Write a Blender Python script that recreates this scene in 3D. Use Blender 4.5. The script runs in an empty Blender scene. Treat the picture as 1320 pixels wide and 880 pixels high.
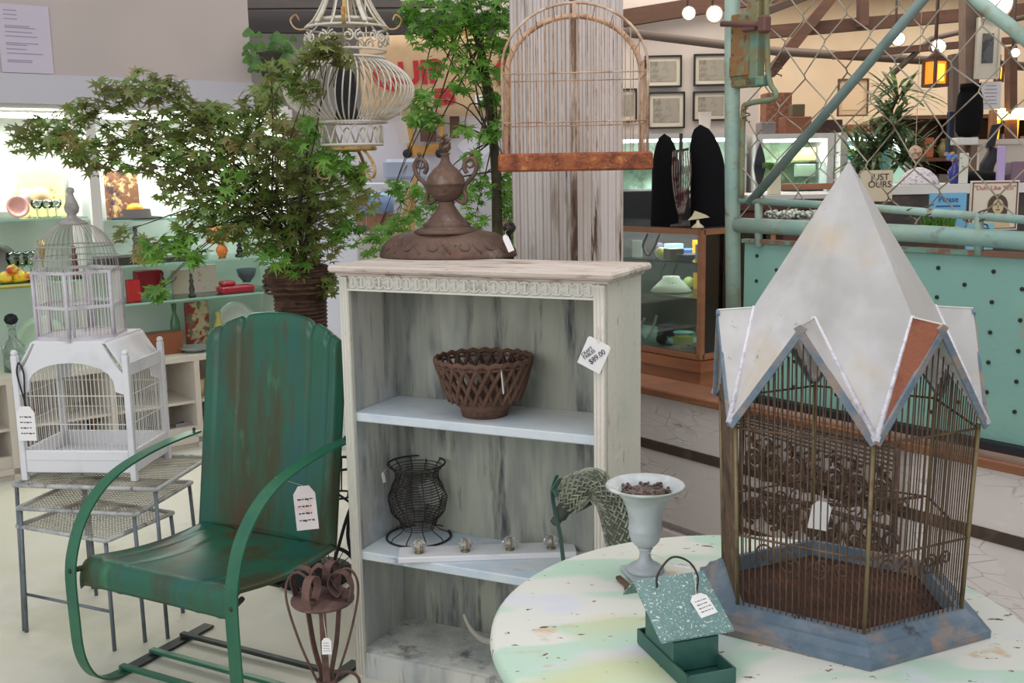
import bpy, math, random
from mathutils import Vector, Matrix
C = bpy.context.scene.collection
PI = math.pi
R = math.radians
V = Vector
# ------------------------------------------------------------------ camera
F = 1350.0; PITCH = R(9.3); ROLL = R(1.0); CAM = V((0, 0, 1.5))
_f = V((0, math.cos(PITCH), -math.sin(PITCH))); _u0 = V((0, math.sin(PITCH), math.cos(PITCH))); _r0 = V((1, 0, 0))
_r = _r0*math.cos(ROLL) - _u0*math.sin(ROLL); _u = _u0*math.cos(ROLL) + _r0*math.sin(ROLL)
cd = bpy.data.cameras.new('camera'); cam = bpy.data.objects.new('camera', cd); C.objects.link(cam)
cd.sensor_width = 36; cd.lens = 36*F/1320.0; cd.clip_start = .05
cam.matrix_world = Matrix(((_r.x, _u.x, -_f.x, CAM.x), (_r.y, _u.y, -_f.y, CAM.y), (_r.z, _u.z, -_f.z, CAM.z), (0, 0, 0, 1)))
bpy.context.scene.camera = cam
def ray(px, py): return _f + _r*((px-660)/F) + _u*((440-py)/F)
def PY(px, py, Y):                       # point of the place seen at a pixel, Y metres away
    d = ray(px, py); return CAM + d*(Y/d.y)
def GZ(px, py, z):                       # point on a level surface
    d = ray(px, py); return CAM + d*((z-1.5)/d.z)
# ------------------------------------------------------------------ materials
def lin(c):
    return tuple(((v/255)/12.92 if v/255 <= .04045 else ((v/255+.055)/1.055)**2.4) for v in c) + (1,)
_m = {}
def mat(name, col, rough=.6, metal=0, layers=(), bump=0, bscale=60, emit=0, spec=.5, trans=0, coat=0):
    if name in _m: return _m[name]
    m = bpy.data.materials.new(name); m.use_nodes = True; nt = m.node_tree; N = nt.nodes; L = nt.links
    b = N['Principled BSDF']; b.inputs['Roughness'].default_value = rough; b.inputs['Metallic'].default_value = metal
    b.inputs['Specular IOR Level'].default_value = spec; b.inputs['Coat Weight'].default_value = coat
    b.inputs['Transmission Weight'].default_value = trans
    b.inputs['Base Color'].default_value = lin(col)
    tc = N.new('ShaderNodeTexCoord'); last = None
    for ly in layers:                    # (colour, scale xyz, lo, hi, detail[, kind])
        c2, sc, lo, hi, det = ly[:5]; kind = ly[5] if len(ly) > 5 else 'noise'
        mp = N.new('ShaderNodeMapping'); mp.inputs['Scale'].default_value = sc if not isinstance(sc, (int, float)) else (sc, sc, sc)
        mp.inputs['Location'].default_value = (len(name)*.37, len(_m)*.61 % 3, .3*det)
        L.new(tc.outputs['Object'], mp.inputs['Vector'])
        if kind == 'voronoi':
            t = N.new('ShaderNodeTexVoronoi'); t.inputs['Scale'].default_value = 1; out = t.outputs['Distance']
        elif kind == 'crack':
            t = N.new('ShaderNodeTexVoronoi'); t.feature = 'DISTANCE_TO_EDGE'; t.inputs['Scale'].default_value = 1; out = t.outputs['Distance']
        else:
            t = N.new('ShaderNodeTexNoise'); t.inputs['Scale'].default_value = 1; t.inputs['Detail'].default_value = det; t.inputs['Roughness'].default_value = .65
            out = t.outputs['Fac']
        L.new(mp.outputs['Vector'], t.inputs['Vector'])
        mr = N.new('ShaderNodeMapRange'); mr.inputs['From Min'].default_value = lo; mr.inputs['From Max'].default_value = hi
        L.new(out, mr.inputs['Value'])
        mx = N.new('ShaderNodeMix'); mx.data_type = 'RGBA'
        L.new(mr.outputs['Result'], mx.inputs['Factor'])
        if last is None: mx.inputs['A'].default_value = lin(col)
        else: L.new(last, mx.inputs['A'])
        mx.inputs['B'].default_value = lin(c2); last = mx.outputs['Result']
    if last is not None: L.new(last, b.inputs['Base Color'])
    if bump:
        t = N.new('ShaderNodeTexNoise'); t.inputs['Scale'].default_value = bscale; t.inputs['Detail'].default_value = 4
        L.new(tc.outputs['Object'], t.inputs['Vector'])
        bp = N.new('ShaderNodeBump'); bp.inputs['Strength'].default_value = bump; bp.inputs['Distance'].default_value = .01
        L.new(t.outputs['Fac'], bp.inputs['Height']); L.new(bp.outputs['Normal'], b.inputs['Normal'])
    if emit:
        b.inputs['Emission Color'].default_value = lin(col); b.inputs['Emission Strength'].default_value = emit
    _m[name] = m; return m
def pane_mat(name, tint=(244, 248, 246), refl=.10):
    m = bpy.data.materials.new(name); m.use_nodes = True; nt = m.node_tree; N = nt.nodes; L = nt.links
    N.remove(N['Principled BSDF']); o = N['Material Output']
    a = N.new('ShaderNodeBsdfTransparent'); a.inputs['Color'].default_value = lin(tint)
    g = N.new('ShaderNodeBsdfGlossy'); g.inputs['Roughness'].default_value = .03
    fr = N.new('ShaderNodeFresnel'); fr.inputs['IOR'].default_value = 1.35
    ad = N.new('ShaderNodeMath'); ad.operation = 'ADD'; ad.inputs[1].default_value = refl*.3; L.new(fr.outputs[0], ad.inputs[0])
    mx = N.new('ShaderNodeMixShader'); L.new(ad.outputs[0], mx.inputs[0]); L.new(a.outputs[0], mx.inputs[1]); L.new(g.outputs[0], mx.inputs[2])
    L.new(mx.outputs[0], o.inputs['Surface']); return m
def leaf_mat(name, cols, scale=9):
    m = bpy.data.materials.new(name); m.use_nodes = True; nt = m.node_tree; N = nt.nodes; L = nt.links
    N.remove(N['Principled BSDF']); o = N['Material Output']
    tc = N.new('ShaderNodeTexCoord'); t = N.new('ShaderNodeTexNoise'); t.inputs['Scale'].default_value = scale; t.inputs['Detail'].default_value = 3
    L.new(tc.outputs['Object'], t.inputs['Vector'])
    cr = N.new('ShaderNodeValToRGB'); e = cr.color_ramp.elements
    e[0].position = .35; e[0].color = lin(cols[0]); e[1].position = .65; e[1].color = lin(cols[-1])
    for i, c in enumerate(cols[1:-1]):
        q = cr.color_ramp.elements.new(.35 + .3*(i+1)/(len(cols)-1)); q.color = lin(c)
    L.new(t.outputs['Fac'], cr.inputs[0])
    d = N.new('ShaderNodeBsdfDiffuse'); tr = N.new('ShaderNodeBsdfTranslucent'); gl = N.new('ShaderNodeBsdfGlossy'); gl.inputs['Roughness'].default_value = .45
    L.new(cr.outputs[0], d.inputs[0]); L.new(cr.outputs[0], tr.inputs[0])
    mx = N.new('ShaderNodeMixShader'); mx.inputs[0].default_value = .5; L.new(d.outputs[0], mx.inputs[1]); L.new(tr.outputs[0], mx.inputs[2])
    m2 = N.new('ShaderNodeMixShader'); m2.inputs[0].default_value = .06; L.new(mx.outputs[0], m2.inputs[1]); L.new(gl.outputs[0], m2.inputs[2])
    L.new(m2.outputs[0], o.inputs['Surface']); return m
# ------------------------------------------------------------------ mesh collector
def frame(d):
    d = d.normalized(); a = V((0, 0, 1)) if abs(d.z) < .9 else V((1, 0, 0))
    x = d.cross(a).normalized(); return x, d.cross(x).normalized()
class MB:
    def __init__(s): s.v = []; s.f = []; s.sm = []
    def add(s, vs, fs, smooth=False):
        n = len(s.v); s.v += [tuple(v) for v in vs]; s.f += [tuple(i+n for i in f) for f in fs]; s.sm += [smooth]*len(fs); return s
    def box(s, c, d, rz=0, M=None, bev=0):
        x, y, z = [k/2 for k in d]; c = V(c)
        if bev:
            b = min(bev, x*.9, y*.9, z*.9); vs = []
            for sz in (-1, 1):
                for (ix, iy, iz) in (((x-b), (y-b), z), (x, y, z-b)):
                    pass
            # chamfered box: 24 vertices
            vs = []; idx = {}
            for sx in (-1, 1):
                for sy in (-1, 1):
                    for sz in (-1, 1):
                        for k in range(3):
                            q = [sx*x, sy*y, sz*z]
                            for j in range(3):
                                if j != k: q[j] -= (sx, sy, sz)[j]*b
                            idx[(sx, sy, sz, k)] = len(vs); vs.append(V(q))
            fs = []
            for k in range(3):
                a, e = [j for j in range(3) if j != k]
                for sk in (-1, 1):
                    q = []
                    for (sa, se) in ((-1, -1), (1, -1), (1, 1), (-1, 1)):
                        t = [0, 0, 0]; t[k] = sk; t[a] = sa; t[e] = se; q.append(idx[(t[0], t[1], t[2], k)])
                    fs.append(q)
                for sa in (-1, 1):
                    for se in (-1, 1):
                        t0 = [0, 0, 0]; t1 = [0, 0, 0]; t0[k] = -1; t1[k] = 1
                        for t in (t0, t1): t[a] = sa; t[e] = se
                        fs.append([idx[(*t0, a)], idx[(*t1, a)], idx[(*t1, e)], idx[(*t0, e)]])
            for sx in (-1, 1):
                for sy in (-1, 1):
                    for sz in (-1, 1): fs.append([idx[(sx, sy, sz, k)] for k in range(3)])
        else:
            vs = [V((sx*x, sy*y, sz*z)) for sz in (-1, 1) for sy in (-1, 1) for sx in (-1, 1)]
            fs = [(0, 2, 3, 1), (4, 5, 7, 6), (0, 1, 5, 4), (2, 6, 7, 3), (0, 4, 6, 2), (1, 3, 7, 5)]
        if M is None: M = Matrix.Rotation(rz, 3, 'Z')
        return s.add([c + M @ v for v in vs], fs)
    def tube(s, pts, r, n=6, closed=False, cap=True):
        pts = [V(p) for p in pts]; m = len(pts); rs = r if isinstance(r, (list, tuple)) else [r]*m
        vs = []; x = None
        for i, p in enumerate(pts):
            if closed: d = pts[(i+1) % m] - pts[i-1]
            else: d = pts[min(i+1, m-1)] - pts[max(i-1, 0)]
            if d.length < 1e-9: d = V((0, 0, 1))
            d.normalize()
            if x is None: x, y = frame(d)
            else:
                x = x - d*x.dot(d)
                if x.length < 1e-6: x, _ = frame(d)
                x.normalize()
            y = d.cross(x)
            vs += [p + (x*math.cos(2*PI*k/n) + y*math.sin(2*PI*k/n))*rs[i] for k in range(n)]
        fs = []
        for i in range(m if closed else m-1):
            a = i*n; b = ((i+1) % m)*n
            fs += [(a+k, a+(k+1) % n, b+(k+1) % n, b+k) for k in range(n)]
        if cap and not closed: fs += [tuple(range(n))[::-1], tuple((m-1)*n+k for k in range(n))]
        return s.add(vs, fs, n > 4)
    def strap(s, pts, wd, w, t, closed=False):      # flat bar: wd fixed width direction (or list)
        pts = [V(p) for p in pts]; m = len(pts); vs = []
        for i, p in enumerate(pts):
            d = (pts[(i+1) % m] - pts[i-1]) if closed else (pts[min(i+1, m-1)] - pts[max(i-1, 0)])
            d.normalize(); wv = V(wd[i] if isinstance(wd, list) else wd).normalized(); nn = d.cross(wv).normalized()
            for (a, b) in ((-1, -1), (1, -1), (1, 1), (-1, 1)): vs.append(p + wv*a*w/2 + nn*b*t/2)
        fs = []
        for i in range(m if closed else m-1):
            a = i*4; b = ((i+1) % m)*4
            fs += [(a+k, a+(k+1) % 4, b+(k+1) % 4, b+k) for k in range(4)]
        if not closed: fs += [(3, 2, 1, 0), tuple((m-1)*4+k for k in range(4))]
        return s.add(vs, fs)
    def lathe(s, prof, n=32, c=(0, 0, 0), M=None, sx=1, sy=1):
        c = V(c); vs = []; fs = []; m = len(prof)
        for (r, z) in prof:
            for k in range(n):
                a = 2*PI*k/n; p = V((r*math.cos(a)*sx, r*math.sin(a)*sy, z)); vs.append(c + (M @ p if M else p))
        for i in range(m-1):
            fs += [(i*n+k, i*n+(k+1) % n, (i+1)*n+(k+1) % n, (i+1)*n+k) for k in range(n)]
        if prof[0][0] > 1e-6: fs.append(tuple(range(n))[::-1])
        if prof[-1][0] > 1e-6: fs.append(tuple((m-1)*n+k for k in range(n)))
        return s.add(vs, fs, True)
    def ball(s, c, r, n=12, sz=1):
        return s.lathe([(r*math.sin(PI*i/n)+1e-5*(i in (0, n)), -r*sz*math.cos(PI*i/n)) for i in range(n+1)], n*2 if n < 10 else n+6, c)
    def prism(s, poly, o, u, v, w):                 # poly (a,b) in plane o+u*a+v*b, extruded by vector w
        o, u, v, w = V(o), V(u), V(v), V(w); n = len(poly)
        a = [o + u*p + v*q for p, q in poly]
        fs = [tuple(range(n))[::-1], tuple(range(n, 2*n))] + [(i, (i+1) % n, n+(i+1) % n, n+i) for i in range(n)]
        return s.add(a + [p+w for p in a], fs)
    def grid(s, fn, nu, nv, th=0, smooth=True):     # surface fn(u,v) with optional thickness by normals
        P = [[V(fn(i/nu, j/nv)) for i in range(nu+1)] for j in range(nv+1)]
        vs = [p for row in P for p in row]; W = nu+1
        fs = [(j*W+i, j*W+i+1, (j+1)*W+i+1, (j+1)*W+i) for j in range(nv) for i in range(nu)]
        if th:
            nn = []
            for j in range(nv+1):
                for i in range(nu+1):
                    a = P[j][min(i+1, nu)] - P[j][max(i-1, 0)]; b = P[min(j+1, nv)][i] - P[max(j-1, 0)][i]
                    q = a.cross(b); nn.append(q.normalized() if q.length > 1e-12 else V((0, 0, 1)))
            K = len(vs); vs = vs + [p - q*th for p, q in zip(vs, nn)]
            fs += [tuple(k+K for k in f[::-1]) for f in fs]
            bd = [i for i in range(nu+1)] + [j*W+nu for j in range(1, nv+1)] + [nv*W+i for i in range(nu-1, -1, -1)] + [j*W for j in range(nv-1, 0, -1)]
            fs += [(bd[(k+1) % len(bd)], bd[k], bd[k]+K, bd[(k+1) % len(bd)]+K) for k in range(len(bd))]
        return s.add(vs, fs, smooth)
    def quad(s, a, b, c, d): return s.add([a, b, c, d], [(0, 1, 2, 3)])
    def build(s, name, m, parent=None, kind=None):
        me = bpy.data.meshes.new(name); vs = [V(v) for v in s.v]; o = bpy.data.objects.new(name, me)
        if parent is None:
            lo = V([min(v[k] for v in vs) for k in range(3)]); hi = V([max(v[k] for v in vs) for k in range(3)])
            c = (lo+hi)/2; c.z = lo.z; vs = [v-c for v in vs]; o.location = c
        else: o.parent = parent
        me.from_pydata(vs, [], s.f); me.polygons.foreach_set('use_smooth', s.sm)
        me.materials.append(m); me.update()
        C.objects.link(o)
        if kind: o['kind'] = kind
        return o
def tag(o, label, cat, group=None, kind=None):
    o['label'] = label; o['category'] = cat
    if group: o['group'] = group
    if kind: o['kind'] = kind
    return o
def thing(name, label, cat, loc=(0, 0, 0), rz=0, group=None):
    o = bpy.data.objects.new(name, None); o.empty_display_size = .05; C.objects.link(o)
    o.location = loc; o.rotation_euler = (0, 0, rz); return tag(o, label, cat, group)
def struct(name, mb, m): return mb.build(name, m, None, 'structure')
def dup(root, loc=None, rz=None, label=None, group=None):
    r = root.copy(); C.objects.link(r)
    if loc is not None: r.location = loc
    if rz is not None: r.rotation_euler = (0, 0, rz)
    if label: r['label'] = label
    if group: r['group'] = group
    for ch in list(root.children):
        c = ch.copy(); C.objects.link(c); c.parent = r
        for g in list(ch.children):
            d = g.copy(); C.objects.link(d); d.parent = c
    return r
def text(s, parent, m, loc, size, rot=(PI/2, 0, 0), name='lettering', align='CENTER', ext=.0004, off=0):
    cu = bpy.data.curves.new(name, 'FONT'); cu.body = s; cu.size = size; cu.extrude = .0004; cu.align_x = align; cu.align_y = 'CENTER'
    cu.space_line = .8; cu.materials.append(m)
    cu.extrude = ext; cu.offset = off; t = bpy.data.objects.new(name, cu); C.objects.link(t); bpy.context.view_layer.update()
    me = bpy.data.meshes.new_from_object(t.evaluated_get(bpy.context.evaluated_depsgraph_get())); bpy.data.objects.remove(t)
    o = bpy.data.objects.new(name, me); C.objects.link(o); o.parent = parent; o.location = loc; o.rotation_euler = rot; return o
def arc(c, r, a0, a1, n, u=(1, 0, 0), v=(0, 0, 1)):
    c, u, v = V(c), V(u), V(v)
    return [c + u*r*math.cos(a0+(a1-a0)*i/n) + v*r*math.sin(a0+(a1-a0)*i/n) for i in range(n+1)]
def spiral(c, r0, r1, a0, turns, n, u=(1, 0, 0), v=(0, 0, 1)):
    c, u, v = V(c), V(u), V(v)
    return [c + (u*math.cos(a0+turns*2*PI*i/n) + v*math.sin(a0+turns*2*PI*i/n))*(r0+(r1-r0)*i/n) for i in range(n+1)]
def smooth_path(p, n=8):
    p = [V(q) for q in p]; out = []
    for i in range(len(p)-1):
        p0 = p[max(i-1, 0)]; p1 = p[i]; p2 = p[i+1]; p3 = p[min(i+2, len(p)-1)]
        for k in range(n):
            t = k/n; out.append(.5*((2*p1) + (p2-p0)*t + (2*p0-5*p1+4*p2-p3)*t*t + (3*p1-p0-3*p2+p3)*t**3))
    return out + [p[-1]]
def price_tag(parent, M, w=.03, h=.05, m=None, marks=True, string=None):
    """paper tag in the plane of matrix M (4x4, local to parent): x across, y up, z out"""
    mb = MB(); pts = [(-w/2, -h), (w/2, -h), (w/2, -h*.18), (w*.25, 0), (-w*.25, 0), (-w/2, -h*.18)]
    o = M @ V((0, 0, 0)); u = (M @ V((1, 0, 0))) - o; v = (M @ V((0, 1, 0))) - o; n = (M @ V((0, 0, 1))) - o
    mb.prism(pts, o, u, v, n*.0015)
    t = mb.build('price_tag', m or PAPER, parent)
    if string:
        sb = MB(); sb.tube([V(q) for q in string] + [o + v*(-h*.1)], .0008, 4); sb.build('string', STRINGM, t)
    if marks:
        k = MB(); rnd = random.Random(int(w*1e5+h*1e4))
        for i in range(4):
            y = -h*(.32+.16*i); x = -w*.33
            while x < w*.3:
                l = rnd.uniform(.06, .2)*w; k.quad(o+u*x+v*y+n*.0018, o+u*(x+l)+v*(y+rnd.uniform(-.02, .02)*h)+n*.0018, o+u*(x+l)+v*(y+h*.03)+n*.0018, o+u*x+v*(y+h*.035)+n*.0018); x += l+w*.04
        k.build('handwriting', INK, t)
    return t
def face_cam(p, tilt=0, roll=0):
    """matrix at p whose z faces the viewer side of the shop"""
    d = V((CAM.x-p.x, CAM.y-p.y, 0)).normalized(); z = V((d.x, d.y, 0)); up = V((0, 0, 1)); x = up.cross(z).normalized()
    M = Matrix(((x.x, up.x, z.x, p.x), (x.y, up.y, z.y, p.y), (x.z, up.z, z.z, p.z), (0, 0, 0, 1)))
    return M @ Matrix.Rotation(roll, 4, 'Z') @ Matrix.Rotation(tilt, 4, 'X')
PAPER = mat('tag_paper', (238, 236, 236), .8)
STRINGM = mat('string', (215, 205, 190), .9)
INK = mat('ink', (70, 66, 84), .8)
# shared materials
WHITEWOOD = mat('chippy_cream_paint', (216, 210, 200), .75, 0, [((196, 198, 186), (3, 3, 1.5), .45, .7, 3), ((150, 135, 120), (60, 60, 6), .62, .72, 5), ((122, 92, 78), (45, 45, 10), .66, .7, 6)], .25)
RUST = mat('rusty_iron', (112, 84, 70), .85, .1, [((88, 64, 54), 14, .4, .65, 5), ((150, 100, 72), 40, .6, .75, 5), ((62, 50, 46), 7, .6, .8, 4)], .5, 90)
DRUST = mat('dark_rusty_wire', (84, 66, 56), .8, .2, [((120, 80, 62), 30, .5, .7, 3)], .2)
BLACKM = mat('black_iron', (38, 38, 44), .5, .4)
GREYW = mat('white_wire_paint', (214, 210, 206), .6, 0, [((170, 164, 158), 20, .5, .7, 3)])
PANE = pane_mat('clear_glass')
GLASS = pane_mat('pressed_glass', (222, 232, 226), .3)
# ================================================================== room shell
FLOORM = mat('painted_concrete', (202, 200, 182), .5, 0, [((212, 210, 204), (1.2, 1.2, 1), .4, .65, 4), ((165, 166, 140), (.9, .9, 1), .5, .75, 5), ((140, 132, 118), (22, 22, 1), .70, .76, 5)], .05, 30)
fl = MB(); fl.add([(-6, -1.5, 0), (9, -1.5, 0), (9, 13, 0), (-6, 13, 0), (-6, -1.5, -.1), (9, -1.5, -.1), (9, 13, -.1), (-6, 13, -.1)], [(0, 1, 2, 3), (7, 6, 5, 4)])
struct('floor', fl, FLOORM)
CREAM = mat('cream_wall_paint', (222, 200, 172), .9, 0, [((208, 184, 156), 1.2, .4, .7, 3)])
GREYWALL = mat('grey_wall_paint', (196, 184, 180), .9, 0, [((186, 176, 174), .9, .4, .7, 3)])
LILAC = mat('pale_fascia_paint', (198, 196, 206), .8)
CEILM = mat('ceiling_boards', (176, 168, 164), .9, 0, [((160, 154, 150), (.4, 3, 1), .4, .7, 2)])
BEAM = mat('brown_timber', (82, 58, 48), .8, 0, [((104, 68, 54), (2, 14, 14), .45, .7, 4), ((70, 48, 40), 9, .55, .75, 4)], .1)
GREYPIPE = mat('grey_pipe', (96, 84, 78), .6, .2)
w = MB(); w.box((3.6, 11.05, 1.9), (9.0, .1, 3.8)); struct('wall_back', w, CREAM)
w = MB(); w.box((9.0, 5.0, 1.9), (.1, 12.2, 3.8)); struct('wall_right', w, CREAM)
# partition with framed views, and its neighbour behind the maples
w = MB(); w.box((.55, 8.05, 1.56), (2.65, .1, 3.12)); struct('partition_wall', w, mat('pale_partition', (206, 196, 190), .9, 0, [((196, 186, 182), 1.1, .4, .7, 3)]))
w = MB(); w.box((-2.2, 9.5, 1.7), (6.8, .1, 3.4)); struct('wall_rear', w, mat('rear_wall', (170, 166, 164), .9, 0, [((156, 152, 152), 1.5, .4, .7, 3)]))
w = MB(); w.box((2, 8.4, 3.32), (14, 5.3, .08)); struct('ceiling', w, CEILM)
# showcase wall on the left
E = V((.788, .615, 0)); Nn = V((.615, -.788, 0)); O = V((-2.52, 5.1, 0))
def S(t, off, z): return O + E*t - Nn*off + V((0, 0, z))      # off: back into the case
def St(px, off=0):
    k = (px-660)/F; k = k/math.cos(PITCH)*.985; b = O - Nn*off
    return (k*b.y-b.x)/(E.x-k*E.y)
MS = Matrix.Rotation(math.atan2(E.y, E.x), 3, 'Z')
def sbox(mb, t0, t1, o0, o1, z0, z1): return mb.box(S((t0+t1)/2, (o0+o1)/2, (z0+z1)/2), (t1-t0, abs(o1-o0), z1-z0), M=MS)
TL, TR = -2.6, 1.36
TW_ = 1.40; TR = 1.62
w = MB(); sbox(w, TL, TW_, 0, .12, 2.0, 3.3); struct('wall_left', w, GREYWALL)
w = MB(); sbox(w, TL, TW_, -.02, .1, 1.86, 2.0); struct('trim_fascia', w, LILAC)
CASEW = mat('white_laminate', (214, 212, 208), .6)
CASEB = mat('showcase_lining', (200, 206, 202), .7, 0, [((188, 198, 190), 1.4, .4, .7, 2)])
sc_ = thing('wall_showcase', 'long white built-in showcase with lit glass shelves behind the maple and birdcages', 'display case', S(0, 0, 0), math.atan2(E.y, E.x))
def lb(mb, t0, t1, o0, o1, z0, z1): return mb.box(((t0+t1)/2, (o0+o1)/2, (z0+z1)/2), (t1-t0, abs(o1-o0), z1-z0))
w = MB(); lb(w, TL, TR, .42, .46, .5, 1.9); w.build('back_panel', CASEB, sc_)
w = MB(); lb(w, TL, TR, .02, .46, 1.84, 1.88); w.build('top_panel', CASEW, sc_)
w = MB(); lb(w, TL, TR, 0, .44, .49, .52); lb(w, TL, TR, 0, .44, .03, .06); lb(w, TL, TR, .42, .46, 0, .5); lb(w, TL, TR, .02, .42, .25, .265)
lb(w, TL, TR, .02, .05, 0, .12)
for t in (-2.58, -1.95, -1.3, -.6, .02, .52, .98, 1.34, 1.60): lb(w, t-.015, t+.015, .0, .43, 0, .49)
w.build('counter_base', mat('cupboard_laminate', (206, 198, 186), .7), sc_)
for t, z0 in ((.51, .52), (-.6, .52), (1.605, .52)):
    w = MB(); lb(w, t-.03, t+.03, .0, .43, z0, 1.86) if t == 1.605 else lb(w, t-.03, t+.03, .35, .42, z0, 1.86)
    if t == .51: lb(w, t-.025, t+.025, -.01, .03, 1.17, 1.86)
    w.build('upright', CASEW, sc_)
SHG = mat('shelf_glass_edge', (150, 196, 178), .1, 0, trans=0)
SHP = pane_mat('shelf_glass', (232, 244, 238), .2)
for (t0, t1, z) in ((TL, .48, 1.30), (TL, .48, .98), (.54, 1.57, 1.275), (.54, 1.57, 1.035), (.54, 1.57, .83)):
    w = MB(); lb(w, t0, t1, .06, .41, z-.008, z); g = w.build('glass_shelf', SHP, sc_)
    w = MB(); lb(w, t0, t1, .052, .06, z-.009, z+.001); w.build('front_edge', SHG, g)
TUBE = mat('fluorescent_tube', (255, 255, 244), .5, emit=9)
for (t0, t1) in ((-.55, .42), (.6, 1.52)):
    w = MB(); w.tube([(t0, .12, 1.81), (t1, .12, 1.81)], .013, 8); w.build('light_tube', TUBE, sc_)
for (t0, t1, pw) in ((-.6, .48, 9), (.54, 1.56, 12)):
    l = bpy.data.lights.new('case_light', 'AREA'); l.shape = 'RECTANGLE'; l.size = t1-t0; l.size_y = .06; l.energy = pw; l.color = (1, 1, .95)
    o = bpy.data.objects.new('case_light', l); C.objects.link(o); o.location = S((t0+t1)/2, .14, 1.78); o.rotation_euler = (0, 0, math.atan2(E.y, E.x))
# paper notice on the wall above
def sheet(name, label, cat, px0, py0, px1, py1, Y, m, th=.004, group=None):
    a = PY(px0, py1, Y); b = PY(px1, py0, Y); w = MB(); w.box((a+b)/2, (abs(b.x-a.x), th, abs(b.z-a.z)), bev=.001)
    return tag(w.build(name, m), label, cat, group)
NOTE = mat('lilac_paper', (204, 196, 212), .85)
nt_ = thing('paper_notice', 'white printed notice taped to the grey wall above the showcase', 'notice', S(St(59), -.005, 2.015), math.atan2(E.y, E.x))
w = MB(); w.box((0, 0, .15), (.235, .004, .32)); w.build('paper', NOTE, nt_)
w = MB(); rnd = random.Random(3)
for i in range(13):
    z = .28-.02*i-(.012 if i % 4 == 3 else 0); l = rnd.uniform(.09, .18) if i > 2 else .06
    w.box((-.09+l/2, -.0026, z), (l, .0006, .0045))
w.build('printed_lines', mat('faint_print', (160, 152, 176), .9), nt_)
# ---- things on the showcase shelves
rr = random.Random(11)
def prof_goblet(h, r): return [(r*.75, 0), (r*.75, h*.02), (.004, h*.08), (.004, h*.45), (r*.6, h*.55), (r, h*.75), (r*.92, h), (r*.88, h), (r*.94, h*.75), (r*.5, h*.57), (.0001, h*.52)]
def prof_tumbler(h, r): return [(r*.8, 0), (r, h), (r*.93, h), (r*.74, h*.08), (.0001, h*.08)]
def prof_vase(h, r): return [(r*.55, 0), (r*.6, h*.03), (r, h*.35), (r*.85, h*.6), (r*.35, h*.8), (r*.5, h), (r*.42, h), (r*.28, h*.8), (.0001, h*.3)]
def prof_bowl(h, r): return [(r*.4, 0), (r*.42, h*.1), (r*.8, h*.45), (r, h), (r*.95, h), (r*.72, h*.5), (.0001, h*.18)]
def prof_bottle(h, r): return [(r, 0), (r, h*.55), (r*.35, h*.72), (r*.3, h*.95), (r*.42, h*.96), (r*.42, h), (.0001, h)]
def prof_figure(h, r): return [(r, 0), (r, h*.05), (r*.55, h*.12), (r*.75, h*.3), (r*.4, h*.55), (r*.65, h*.66), (r*.28, h*.78), (r*.42, h*.88), (r*.3, h*.97), (.0001, h)]
def prof_fruit(h, r): return [(.0001, 0), (r*.7, h*.12), (r, h*.45), (r*.8, h*.8), (r*.3, h*.97), (.0001, h*.93)]
PROF = dict(goblet=prof_goblet, tumbler=prof_tumbler, vase=prof_vase, bowl=prof_bowl, bottle=prof_bottle, figurine=prof_figure, ornament=prof_fruit)
def sitem(kind, px, z, off, h, r, m, label, cat=None, group=None, name=None):
    p = S(St(px, off), off, z); w = MB()
    if kind in PROF: w.lathe(PROF[kind](h, r), 20, p)
    elif kind == 'plate':
        M = MS @ Matrix.Rotation(R(78), 3, 'X'); pf = [(.0001, .012), (r*.6, .012), (r*.68, .018), (r, .03), (r, .024), (r*.68, .010), (r*.5, 0), (.0001, 0)]
        w.lathe(pf, 28, p+V((0, 0, r*.99)), M=M)
    elif kind == 'box': w.box(p+V((0, 0, h/2)), (2*r, r*1.1, h), M=MS, bev=.003)
    elif kind == 'picture': w.box(p+V((0, 0, h/2)), (2*r, .015, h), M=MS, bev=.002)
    o = w.build(name or kind, m); return tag(o, label, cat or kind, group)
def cm(n, c, r=.4, **k): return mat(n, c, r, **k)
WH = cm('white_china', (232, 230, 226), .25); BR = cm('brown_glaze', (92, 60, 46), .4); RD = cm('red_enamel', (186, 42, 42), .4)
YP = mat('yellow_print', (226, 222, 150), .7, 0, [((150, 150, 100), 22, .58, .66, 4), ((240, 236, 190), 9, .5, .7, 3)])
sitem('picture', 62, 1.30, .30, .27, .115, YP, 'yellow print of leafy flowers standing on the top glass shelf', 'picture', name='flower_print')
sitem('picture', 5, 1.33, .32, .17, .07, cm('white_card', (235, 236, 236)), 'white lettered card standing at the left end of the top glass shelf', 'card', name='lettered_card')
PINK = mat('pink_glaze', (226, 168, 158), .3)
sitem('plate', 29, 1.30, .16, .1, .055, PINK, 'round pink plate in front of the yellow print')
sitem('ornament', 60, 1.36, .2, .1, .05, cm('peach', (232, 196, 150)), 'round peach coloured ornament before the yellow print', name='peach_ornament')
sitem('tumbler', 43, 1.37, .22, .08, .03, WH, 'small white beaker between pink plate and yellow print', 'cup', name='white_beaker')
GG = 'clear pressed glasses on the left glass shelves'
for i, px in enumerate((55, 68, 79)): sitem('goblet', px, 1.30, .12, .09, .03, GLASS, 'short clear goblet standing below the yellow print on the top glass shelf', 'glass', 'clear goblets below the yellow print')
for i, px in enumerate((18, 29, 40)): sitem('goblet', px, .98, .2, .15, .035, GLASS, 'tall clear goblet behind the painted fruit ornament on the middle shelf', 'glass', 'clear goblets on the middle shelf')
sitem('plate', -2, .98, .3, .1, .095, cm('pewter', (110, 106, 104), .4, metal=.5), 'dark pewter plate cut off by the left edge, on the middle shelf')
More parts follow.
